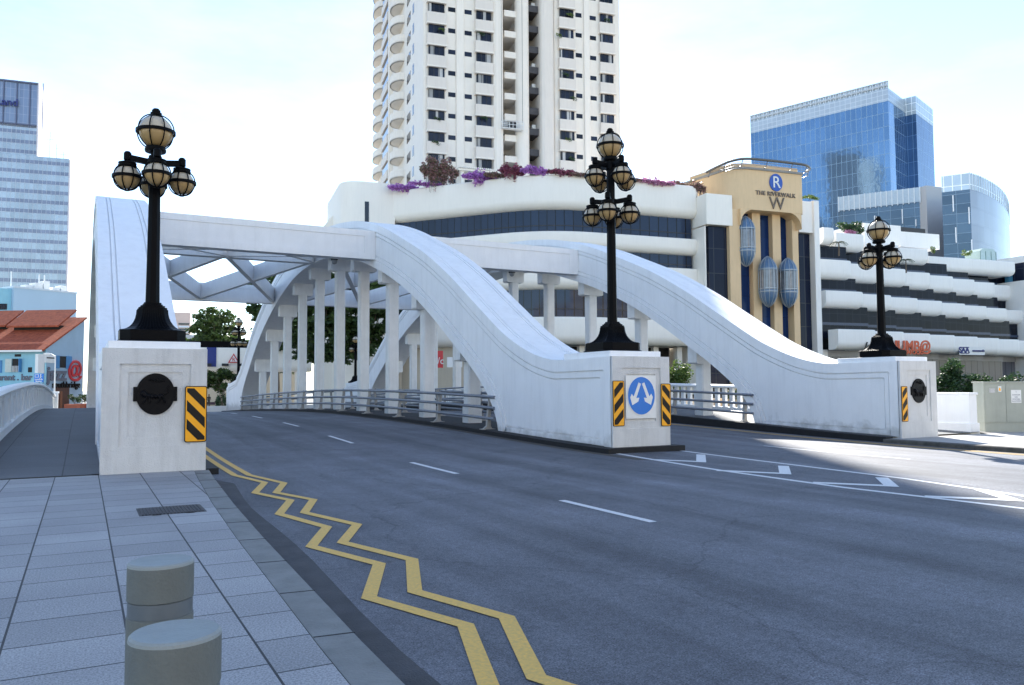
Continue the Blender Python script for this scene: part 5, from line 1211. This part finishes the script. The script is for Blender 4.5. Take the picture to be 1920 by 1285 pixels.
# right faces: notch and fin; rotate 90 deg
G2 = Fac(1683, 220, 72)
g2 = lambda px: G2.at(px, 400)[0]
gr = bpy.data.objects.new('right_face', None); COL.objects.link(gr)
bpy.data.objects.remove(gr)
def g2box(u0, u1, y0, y1, z0, z1, name, m):
    # box given in G2's frame but parented to the tower (frames share an origin, differ by 90 degrees)
    da = G2.a-G.a; mb = MB(); mb.box(u0, u1, y0, y1, z0, z1); o = mb.build(name, m, gt); o.rotation_euler.z = da; return o
n1, n2, n3 = g2(1703), g2(1721), g2(1735)
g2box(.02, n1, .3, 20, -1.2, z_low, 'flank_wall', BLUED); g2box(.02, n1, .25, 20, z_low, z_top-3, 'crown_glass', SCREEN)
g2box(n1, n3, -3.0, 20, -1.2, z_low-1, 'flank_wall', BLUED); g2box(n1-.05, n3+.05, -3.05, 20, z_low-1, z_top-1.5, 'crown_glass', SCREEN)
g2box(n3+.05, n3+2.5, 2, 24, -1.2, z_low-1, 'side_wall', BLUEG)
g2box(n3+4, n3+9, 6, 8, -1.2, z_top-8, 'fin', mat('pale_metal', (.6, .66, .72)))
for k in range(22): g2box(n3+8.2, n3+11, 5, 5.3, 4+k*3.6, 4+k*3.6+1.9, 'fin_bracket', GREYG)
# second, lower glass block with sloping screen, grey slab, curved block
H_ = Fac(1750, 170, 150)
h_ = thing('low_glass_block', 'lower slate-glass block with a bright vertical-ribbed parapet, in front of the blue tower', 'building', H_.O, H_.a)
zt_ = pt(1750, 350, 170).z; zb_ = pt(1750, 377, 170).z; ul_ = H_.at(1573, 420)[0]
MB().box(ul_, 0, 0, 20, -1.2, zb_).build('glass_wall', SLATEG, h_); MB().box(ul_, 0, -.2, 2, zb_, zt_).build('parapet', mat('screen_ribs_base', (.42, .52, .62), .3), h_)
mb = MB()
for k in range(int(-ul_/1.1)): mb.box(ul_+k*1.1, ul_+k*1.1+.22, -.45, -.2, zb_-.3, zt_)
mb.build('parapet_ribs', mat('pale_metal', (.6, .66, .72)), h_)
mb = MB()
for px, py0, py1 in ((1640, 405, 424), (1692, 393, 420), (1717, 412, 425), (1740, 425, 438)): u_ = H_.at(px, 400)[0]; mb.box(u_-.1, u_+.1, -.4, 0, H_.at(px, py1)[1], H_.at(px, py0)[1])
mb.build('light_fins', mat('bright_fin', (.8, .82, .85), .4), h_)
Sg = Fac(1750, 169, 98)
sl = thing('grey_slab_tower', 'plain grey concrete slab between the two glass blocks', 'building', Sg.O, Sg.a); MB().box(0, Sg.u(1780), 0, 18, -1.2, pt(1755, 348, 169).z).build('slab_wall', mat('slab_grey', (.42, .43, .45), .6, .05, .2), sl)
C_ = Fac(1833, 150, 150)
cv = thing('curved_glass_block', 'curved pale-glass office block at the right edge with a glass roof screen', 'building', C_.O, C_.a)
zt_ = pt(1833, 324, 150).z; zs_ = pt(1833, 355, 150).z; ul_ = C_.at(1768, 420)[0]
MB().box(ul_, 0, 0, 6, -1.2, zs_).build('glass_wall', SLATEG, cv); MB().box(ul_, 0, -.05, .1, zs_, zt_).build('roof_screen', SCREEN, cv)
arc = []
Pc = [campt(px, d) for px, d in ((1833, 150), (1850, 152), (1868, 155.5), (1885, 160), (1898, 166), (1905, 174), (1906, 184))]
inv = Matrix.Rotation(-C_.a, 3, 'Z'); arc = [inv@(p-C_.O) for p in Pc]
arc = cr3(arc, 4)
mb = MB(); n = len(arc); mb.add([(p.x, p.y, -1.2) for p in arc]+[(p.x, p.y, zs_) for p in arc], [(i, i+1, n+i+1, n+i) for i in range(n-1)]); mb.build('curved_wall', PALEG, cv, recalc=False, smooth=40)
mb = MB(); mb.add([(p.x, p.y, zs_) for p in arc]+[(p.x, p.y, zt_) for p in arc], [(i, i+1, n+i+1, n+i) for i in range(n-1)]); mb.build('roof_screen', SCREEN, cv, recalc=False, smooth=40)
for p in arc[::1]: MB().box(p.x-.08, p.x+.08, p.y-.08, p.y+.08, zs_, zt_+.1).build('screen_post', mat('pale_metal', (.6, .66, .72)), cv)
mb = MB(); mb.add([(p.x, p.y, zs_) for p in arc]+[(ul_, 6, zs_), (ul_, 0, zs_)], [tuple(range(n+2))]); mb.build('roof', GREYG, cv, recalc=False)
mb = MB()
for px, py0, py1 in ((1788, 367, 397), (1817, 389, 420), (1791, 427, 456), (1820, 450, 478)): u_ = C_.at(px, 400)[0]; mb.box(u_-.1, u_+.1, -.3, 0, C_.at(px, py1)[1], C_.at(px, py0)[1])
mb.build('light_fins', mat('bright_fin', (.8, .82, .85)), cv)

# ================================================================== LEFT: OFFICE TOWER, BLOCK, SHOPHOUSE
O_ = Fac(118, 320, 98)
ot = thing('banded_office_tower', 'grey-blue banded office tower with a stepped top at the left edge', 'building', O_.O, O_.a)
zl = O_.at(100, 296)[1]; zh = O_.at(60, 153)[1]; us = O_.at(68, 250)[0]; zg = O_.at(40, 238)[1]; zg2 = O_.at(40, 233)[1]
MB().box(-70, 0, 0, 10, -1, zl).build('glass_wall', OFFICE, ot)
MB().box(-70, us, .5, 10, zl, zg).build('upper_wall', OFFICE, ot)
MB().box(-70, us, 1.5, 8, zg2, zh).build('roof_screen', OFFICET, ot)
mb = MB()
for k in range(14): mb.box(-70+k*4.6, -70+k*4.6+.3, .8, 1.4, zg, zh)
mb.box(-70, us, .8, 1.4, zh-.6, zh); mb.box(-70, us, .8, 1.4, zg2, zg2+.5); mb.build('screen_frame', mat('frame_slate', (.10, .12, .2), .5), ot)
MB().box(.0, .6, .2, 9.8, -1, zl-.2).build('side_wall', mat('sunlit_pink_side', (.75, .70, .72), .6), ot); MB().box(us, us+.6, .7, 9.8, zl, zh).build('side_wall', mat('sunlit_pink_side', (.75, .70, .72)), ot)  # sunlit pink tone put into the side walls' colour
u_, z_ = O_.at(13, 191); facing(text('Land', 4.0, .3, 'lettering', mat('navy_letters', (.01, .02, .16)), ot, .06, align='CENTER'), u_, .4, z_)
mb = MB()
for x_, h__ in ((us+4, 12), (us+6.5, 7), (us+9, 4)): mb.tube([(x_, 5, zl), (x_, 5, zl+h__)], .12, 5); mb.tube([(x_-1.4, 5, zl+h__*.7), (x_+1.4, 5, zl+h__*.75)], .08, 4)
mb.build('antenna', mat('pale_metal', (.6, .66, .72)), ot)
B_ = Fac(20, 135, 60)
bb = thing('pale_blue_block', 'plain pale blue block behind the red-roofed shophouse', 'building', B_.O, B_.a)
zt_ = B_.at(60, 543)[1]; ur_ = B_.u(140)
MB().box(0, ur_, 0, 14, -1, zt_).build('wall', BLOCKBL, bb); MB().box(-14, -.03, .6, 14, -1, zt_-.2).build('wall', CYAN, bb); MB().box(-.1, ur_+.1, -.12, 14.1, zt_, zt_+.3).build('coping', mat('pale_metal', (.6, .66, .72)), bb)
for q in range(4): u_, z_ = B_.at(3+q*4.2, 574); MB().box(u_-.3, u_+.02, .45, .7, z_-.6, z_+.4).build('window', DGLASS, bb)
for k in range(5): u_ = ur_*(.28+.14*k); MB().box(u_, u_+1.0+.3*(k % 2), 2, 4, zt_+.2, zt_+1.0+.5*((k*7) % 3)).build('roof_unit', SIGNW, bb)
for px in (27, 80, 90): u_ = B_.u(px); MB().tube([(u_, 2, zt_), (u_, 2, zt_+3.0)], .12, 6).build('vent_pipe', SIGNW, bb)

H1 = Fac(83, 95, 124)     # shophouse street front; gable runs back at 34
sh = thing('shophouse', 'cyan shophouse with a red tiled roof and a restaurant name across its wall', 'building', H1.O, H1.a)
ze = H1.at(70, 655)[1]
G1 = Fac(83, 95, 34)
yr = -G1.at(150, 604)[0]*-1; zr = G1.at(157, 601)[1]
# front wall and gable
dg = G1.at(157, 650)[0]
MB().box(-26, 0, 0, .35, -1.2, ze+.1).build('front_wall', CYAN, sh)
mb = MB(); mb.prism([(0, -1.2), (dg, -1.2), (dg, zr), (0, ze+.1)], lambda y, z: (-.3, y, z), lambda y, z: (.02, y, z)); mb.build('gable_wall', PALEBL, sh)
MB().box(-26, -.32, dg-.3, dg, -1.2, zr).build('back_wall', PALEBL, sh)
sl_ = (zr-ze)/dg
mb = MB(); mb.prism([(-.7, ze-.7*sl_+.12), (dg+.2, zr+.12+.2*sl_), (dg+.2, zr+.35+.2*sl_), (-.7, ze-.7*sl_+.35)], lambda y, z: (-26, y, z), lambda y, z: (.25, y, z)); rf = mb.build('roof', ROOF, sh)
# raised clerestory roofs
for (pa, pb, ya_, yb2, zadd) in ((20, 139, .52, .95, 1.1), (-60, 38, .55, .95, 1.1)):
    ua__ = H1.u(pa, dg*.6); ub__ = H1.u(pb, dg*.9)*1.0; y0_, y1_ = dg*ya_, dg*yb2
    ub__ = min(ub__, -.8) if pb > 100 else ub__
    mb = MB(); mb.prism([(y0_-.4, ze+sl_*(y0_)+zadd*.75), (y1_, ze+sl_*y1_+zadd*1.25), (y1_, ze+sl_*y1_+zadd*1.25+.22), (y0_-.4, ze+sl_*y0_+zadd*.75+.22)], lambda y, z: (ua__, y, z), lambda y, z: (ub__, y, z)); mb.build('clerestory_roof', ROOF, rf)
    MB().box(ua__+.4, ub__-.4, y0_+.4, y1_-.3, ze+sl_*y0_+.2, ze+sl_*(y0_)+zadd*1.0).build('clerestory_window', DARKIN, rf)
MB().box(-26, .1, -.82, -.66, ze-.7*sl_+.05, ze-.7*sl_+.27).build('gutter', SIGNW, sh)
MB().box(.02, .10, -.05, .12, 0, ze).build('downpipe', CYAN, sh)
# shuttered window on the front
u_, z1_ = H1.at(24, 673); u1_, z0_ = H1.at(39, 698)
wd = MB().box(u_, u1_, -.06, .01, z0_, z1_).build('window', DARKIN, sh); MB().box(u_-(u1_-u_)*.8, u_-.05, -.14, -.08, z0_, z1_).build('shutter', mat('cream_shutter', (.55, .60, .55), .6), wd); MB().box(u1_+.05, u1_+(u1_-u_)*.12, -.5, -.05, z0_, z1_).build('shutter', BLUESH, wd)
for q in range(6): xx = u_+(u1_-u_)*(q+.5)/6; MB().box(xx-.03, xx+.03, -.16, -.1, z0_, z0_+.75).build('rail_bar', SIGNW, wd)
u_, z1_ = H1.at(28, 664.5); MB().box(u_, u_+.8, -.04, .01, z1_-.3, z1_+.0).build('vent', DARKIN, sh)
u_, z1_ = H1.at(53, 689); MB().box(u_, u_+.5, -.04, .01, z1_-.6, z1_+.0).build('window', DARKIN, sh)
u_, z_ = H1.at(62, 708); facing(text('restaurant . bar', 1.05, .04, 'lettering', SIGNG, sh, .03, align='RIGHT'), u_-.1, -.06, z_)
for px_, m_ in ((1, BLUESH), ): u_, z1_ = H1.at(-3, 676); MB().box(u_, u_+.5, -.1, .0, z1_-1.5, z1_).build('shutter', BLUESH, sh)
u_, z_ = H1.at(20, 727); MB().box(u_, u_+1.1, -.05, 0, z_-.5, z_+.1).build('blue_panel', SIGNBL, sh)
# gable side items; local x = 0 plane, y along the gable
def gb(px, py): return G1.at(px, py)
def gbox(px0, py0, px1, py1, name, m, t0=.02, t1=.08, par=None):
    y0_, z1_ = gb(px0, py0); y1_, z0_ = gb(px1, py1); return MB().box(t0, t1, y0_, y1_, z0_, z1_).build(name, m, par or sh)
wd = gbox(110, 668, 123, 690, 'window', DARKIN); gbox(104, 667, 110, 691, 'shutter', BLUESH, .03, .12, wd); gbox(123, 668, 133, 692, 'shutter', BLUESH, .03, .12, wd)
gbox(103, 726, 128, 770, 'door', mat('brown_door', (.09, .04, .03), .5, .2, 3)); gbox(112, 734, 115, 768, 'door_leaf', mat('door_timber', (.25, .10, .05), .5), .08, .10)
gbox(66, 664, 77, 700, 'sign_strip', SIGNW, .02, .4)
gbox(83, 665, 103, 681, 'wall_sign', SIGNW, .02, .12); gbox(86, 670, 101, 673, 'wall_sign_stripe', SIGNB, .12, .14)
def gtext(px, py, s_, size, m, bold=.0):
    y_, z_ = gb(px, py); o = text(s_, size, .06, 'lettering', m, sh, bold); o.location = (.14, y_, z_); o.rotation_euler = (R(90), 0, R(90)); return o
gtext(105, 702, 'jazz', 2.35, SIGNG, .07); gtext(139, 694, '@', 2.7, SIGNR, .05); gtext(123, 722, 'southbridge', 1.1, SIGNB, .012)
# planters by the door
for k, px in enumerate((108, 128, 143)):
    y_, _ = gb(px, 760); P_ = sh.location+Vector((0, 0, 0)); Wp = H1.O+Vector((math.cos(H1.a), math.sin(H1.a), 0))*2.2+Vector((-math.sin(H1.a), math.cos(H1.a), 0))*y_
    tb = bush(Wp.x, Wp.y, -.15, .9, .5, 1.1, ('leafy plant in a red planter left of the brown door', 'leafy plant in a red planter right of the brown door', 'small plant at the gable corner')[k], 60+k, LEAFD, 300, .12, 'potted_plant', 'plant', 'planters by the shophouse door', rz=H1.a)
    MB().box(-1.0, 1.0, -.5, .5, -.9, -.05).build('planter', TERRA, tb)
# blue pedestrian sign on a post, lamp post
p = campt(72, 86); t = thing('blue_direction_sign', 'blue pedestrian direction sign in front of the shophouse', 'road sign', (p.x, p.y, -.5), R(-28))
zz = pt(72, 709, 86).z+.5
MB().tube([(0, .1, 0), (0, .1, zz+.4)], .06, 8).build('post', STEEL, t); bd = MB().box(-.5, .5, 0, .05, zz-.46, zz+.46).build('board', SIGNBL, t)
mb = MB(); mb.lathe([(.06, -.06), (.06, .06)], 8, (.22, -.02, zz+.34)); mb.bar((.22, -.02, zz+.27), (.2, -.02, zz+.05), .08, .04); mb.bar((.2, -.02, zz+.07), (.32, -.02, zz-.12), .05, .04); mb.bar((.2, -.02, zz+.07), (.08, -.02, zz-.12), .05, .04); mb.bar((.2, -.02, zz+.22), (.34, -.02, zz+.12), .04, .04); mb.build('walking_figure', SIGNW, bd)
mb = MB(); mb.box(-.42, -.02, -.012, 0, zz+.06, zz+.1); mb.box(-.42, -.38, -.012, 0, zz+.1, zz+.36); mb.box(-.42, -.02, -.012, 0, zz+.34, zz+.38); mb.box(-.06, -.02, -.012, 0, zz+.1, zz+.34); mb.build('pictogram', SIGNW, bd)
for q, s_ in enumerate(('Underpass', 'Museum')): facing(text(s_, .2, .004, 'lettering', SIGNW, bd, .004), 0, -.012, zz-.16-.2*q)
p = campt(102, 84); t = thing('slim_lamp_post', 'slim pale lamp post in front of the shophouse gable', 'lamp post', (p.x, p.y, -.5))
zz = pt(102, 664, 84).z+.5; MB().tube([(0, 0, 0), (0, 0, zz-.8)], [.09, .06], 8).build('post', SIGNW, t); mb = MB(); mb.tube([(0, 0, zz-.8), (-.05, 0, zz-.2), (-.4, 0, zz), (-.8, 0, zz)], .05, 6); mb.build('arm', SIGNW, t); MB().box(-1.1, -.5, -.15, .15, zz-.1, zz+.1).build('lamp_head', SIGNW, t, bevel=.05)

# ================================================================== FAR END OF THE STREET
fp = campt(378, 100); Fb = Fac(378, 100, 98)
fb_ = thing('overhead_footbridge', 'white footbridge crossing the road beyond the arches, with a red-bordered triangle sign', 'footbridge', Fb.O, Fb.a)
u0_, z1_ = Fb.at(330, 651); u1_, z0_ = Fb.at(495, 697); u1_ += 6
mb = MB(); sweep(mb, [Vector((u0_, 0, 0)), Vector((u1_, 0, 0))], bull(z0_, z1_, 3.0, .8, .1)); mb.build('deck_side', MALLW, fb_, smooth=35)
MB().box(u0_, u1_, .9, 1.2, z1_, z1_+.85).build('parapet_band', BLACK, fb_)
MB().box(Fb.u(387), Fb.u(405), -.1, .5, z0_+.6, z1_+.0).build('blue_panel', mat('deep_blue_panel', (.01, .03, .20), .5), fb_)
for px in (390, 422, 455): MB().box(Fb.u(px)-.4, Fb.u(px)+.4, -.6, -.0, z0_+.7, z0_+1.0).build('flood_lamp', GRATE, fb_)
MB().box(u0_+1, u0_+2, .5, 2, -1.2, z0_+.5).build('pier', MALLW, fb_); MB().box(u1_-2, u1_-1, .5, 2, -1.2, z0_+.5).build('pier', MALLW, fb_)
u_, z_ = Fb.at(438, 674); ts = thing('triangle_sign', 'red-bordered triangular sign with a letter R on the footbridge', 'road sign', tuple(Fb.O+Fb.U*u_+Fb.B*(-.25)+Vector((0, 0, z_))), Fb.a)
s_ = .72; tri = lambda k: [(0, s_*1.15*k-.12), (-s_*k, -s_*.75*k-.0), (s_*k, -s_*.75*k)]
MB().prism([(0, .75), (-.68, -.45), (.68, -.45)], a(.0), a(-.04)).build('border', SIGNR, ts); MB().prism([(0, .50), (-.46, -.32), (.46, -.32)], a(-.04), a(-.06)).build('face', SIGNW, ts); facing(text('R', .62, .02, 'letter', SIGNR, ts, .01), 0, -.08, -.06)
# tan building beyond
Tn = Fac(380, 118, 98); tb_ = thing('tan_wall_building', 'plain tan wall with a dark poster panel beyond the footbridge', 'building', Tn.O, Tn.a)
MB().box(-2, Tn.u(560), 0, 8, -1.2, 8).build('wall', TAN, tb_); MB().box(Tn.u(389), Tn.u(404), -.1, .0, -.8, Tn.at(395, 754)[1]).build('poster_panel', mat('plum_panel', (.06, .03, .05), .5), tb_)
# distant pink block
Pk = Fac(330, 300, 98); pk = thing('distant_pink_block', 'small distant pinkish high-rise just right of the left arch foot', 'building', Pk.O, Pk.a)
z1_ = Pk.at(340, 586)[1]; MB().box(-6, Pk.u(355), 0, 20, -1, z1_).build('wall', PINKW, pk)
for k in range(7):
    z_ = Pk.at(340, 608+k*5)[1]; MB().box(Pk.u(333), Pk.u(353), -.3, 0, z_-.25, z_+.35).build('window_band', mat('pale_metal', (.6, .66, .72)) if k % 2 else DGLASS, pk)
MB().box(Pk.u(318), Pk.u(378), -12, -4, -1, Pk.at(360, 632)[1]).build('low_wing', mat('slab_grey', (.42, .43, .45)), pk)
# trees
def treepx(px, dep, py_top, rpx, label, seed, **kw):
    p = campt(px, dep); zt_ = pt(px, py_top, dep).z; g = -1.1; return tree(p.x, p.y, g, zt_-g, rpx*dep/FPX, label, seed, **kw)
treepx(402, 150, 578, 50, 'broad dark tree beyond the footbridge, left of the distant lamp', 31, n=12000, size=.36, low=.30, clumps=90)
treepx(520, 106, 500, 62, 'tall tree with yellowish leaves just behind the left shoulder of the middle arch', 32, n=18000, size=.28, low=.30, clumps=90)
treepx(600, 88, 505, 70, 'dense dark tree seen between the middle columns', 33, n=24000, size=.27, low=.40, clumps=110)
treepx(690, 90, 500, 55, 'dark tree with a forked pale trunk right of the middle columns', 34, n=20000, size=.27, low=.42, clumps=90)
treepx(420, 98, 690, 40, 'low spreading tree under the footbridge', 36, n=3500, size=.2, low=.55, clumps=16, tr=.1)
# person by the poster
def person(x, y, z, label, h=1.7):
    t = thing('person', label, 'person', (x, y, z), R(150)); me = bpy.data.meshes.new('body')
    V = [(0, 0, .95), (0, 0, 1.15), (0, 0, 1.38), (0, 0, 1.5), (0, .01, 1.6), (0, .01, 1.68), (.19, 0, 1.38), (.25, .02, 1.12), (.22, -.12, .92), (-.19, 0, 1.38), (-.25, .02, 1.12), (-.2, -.15, 1.0), (.1, 0, .88), (.11, -.02, .48), (.12, 0, .08), (.12, -.14, .04), (-.1, 0, .88), (-.12, .02, .48), (-.13, .04, .08), (-.13, -.1, .04)]
    E_ = [(0, 1), (1, 2), (2, 3), (3, 4), (4, 5), (2, 6), (6, 7), (7, 8), (2, 9), (9, 10), (10, 11), (0, 12), (12, 13), (13, 14), (14, 15), (0, 16), (16, 17), (17, 18), (18, 19)]
    Rr = [.14, .13, .15, .06, .09, .09, .07, .05, .04, .07, .05, .04, .10, .07, .05, .045, .10, .07, .05, .045]
    me.from_pydata(V, E_, []); o = bpy.data.objects.new('body', me); COL.objects.link(o); o.parent = t; md = o.modifiers.new('skin', 'SKIN')
    me.skin_vertices.new() if not me.skin_vertices else None
    for i, r_ in enumerate(Rr): me.skin_vertices[0].data[i].radius = (r_, r_*.85)
    me.skin_vertices[0].data[0].use_root = True; o.modifiers.new('sub', 'SUBSURF').levels = 1; me.materials.append(CLOTH); o.modifiers['sub'].render_levels = 1
    MB().lathe([(.02, 1.76), (.075, 1.74), (.10, 1.66), (.10, 1.58), (.07, 1.50), (.04, 1.48)], 12, (0, 0, 0)).build('head', SKIN, t, smooth=60); MB().lathe([(.02, 1.79), (.09, 1.76), (.112, 1.68), (.1, 1.62)], 12, (0, .012, 0)).build('hair', SIGNB, t, smooth=60)
    return t
p = campt(392, 108); person(p.x, p.y, -.95, 'person in dark clothes standing by the poster beyond the bridge')
p = campt(407.5, 112); person(p.x, p.y, -1.5, 'second, lower-standing person to the right of the one in dark clothes')
p = campt(416, 92); bush(p.x, p.y, -.9, .7, .7, 2.4, 'narrow shrub at the far end of the middle arch', 41, LEAFD, 500, .12)
# greenery by the river on the right
def bushpx(px, dep, pyt, pyb, wpx, label, seed, m=LEAFD, n=1500, size=.10, group='shrubs along the river'):
    p = campt(px, dep); z0 = pt(px, pyb, dep).z; z1 = pt(px, pyt, dep).z; return bush(p.x, p.y, z0-.3, wpx*dep/FPX/2, 1.2, z1-z0+.3, label, seed, m, n, size, group=group, clumps=11)
bushpx(1275, 62, 676, 745, 34, 'bright green shrub seen past the right side of the middle pedestal', 51, LEAFY, 1400, .13)
bushpx(1780, 60, 678, 748, 62, 'dark shrub just right of the right pedestal', 52, n=2600, size=.13)
bushpx(1822, 58, 705, 748, 44, 'lower dark shrub behind the white wall', 53, n=1500, size=.12)
bushpx(1905, 60, 700, 740, 70, 'low hedge behind the utility cabinet', 54, n=1800, size=.12)
bushpx(1378, 60, 728, 745, 20, 'tiny shrub behind the balustrade', 55, n=400)
# low river wall on the far bank, promenade
MB().box(-60, 200, 0, .4, 0, 1.1).build('river_wall', MALLW, loc=(-60, 81.5, -1.2)); tag(bpy.data.objects['river_wall'], 'low pale wall along the far river promenade', 'wall')
# buildings behind the viewer are unseen; a row is added below to bounce light
for o in bpy.data.objects:
    if o.type == 'MESH' and o.parent is None and 'kind' not in o and 'label' not in o: print('UNTAGGED', o.name)
# pale apartment towers west of the river, outside the frame, that the blue glass mirrors
RB = grid_mat('far_tower_windows', (.03, .035, .045), (.62, .60, .57), 3.4, 3.0, 1.7, 0, .4, .4)
t = thing('far_apartment_tower', 'tall pale apartment tower west of the river, seen mirrored in the blue glass block', 'building', (-215, 165, 0), R(5))
MB().box(-20, 20, -14, 14, -1, 168).build('wall', RB, t); MB().box(-20.3, 20.3, -2, 20, -1, 176).build('core', mat('dark_core', (.12, .13, .15), .6), t)
t = thing('far_apartment_tower', 'shorter pale apartment tower beside the mirrored tall one', 'building', (-215, 205, 0), R(5))
MB().box(-18, 18, -12, 12, -1, 130).build('wall', RB, t); MB().box(-18.3, 10, -3, 3, -1, 136).build('core', mat('slab_grey', (.42, .43, .45)), t)

# unseen sunlit street front, added behind the viewer for its bounce: it throws warm light back on the bridge and is mirrored in the glass
CF = grid_mat('bounce_front_stone', (.10, .12, .15), (.74, .69, .60), 3.2, 3.6, 1.6, 0, .5, .4)
for k, (x0, x1, h, lab) in enumerate(((-95, -42, 30, 'unseen cream office front added behind the viewer for bounce light, farthest to the west'), (-40, -6, 38, 'unseen taller cream street front added behind the viewer for bounce light'), (-4, 34, 26, 'unseen lower cream street front added behind the viewer for bounce light'), (36, 78, 44, 'unseen tallest cream street front added behind the viewer for bounce light, east of the low one'), (80, 140, 28, 'unseen cream office front added behind the viewer for bounce light, farthest to the east'))):
    t = thing('bounce_building', lab, 'building', (x0, -62, -.45)); MB().box(0, x1-x0, -22, 0, 0, h).build('wall', CF, t); MB().box(-.3, x1-x0+.3, -22, .5, h, h+1).build('cornice', TAN, t)
    MB().box(.2, x1-x0-.2, .02, .6, 0, 4).build('arcade', TAN, t)
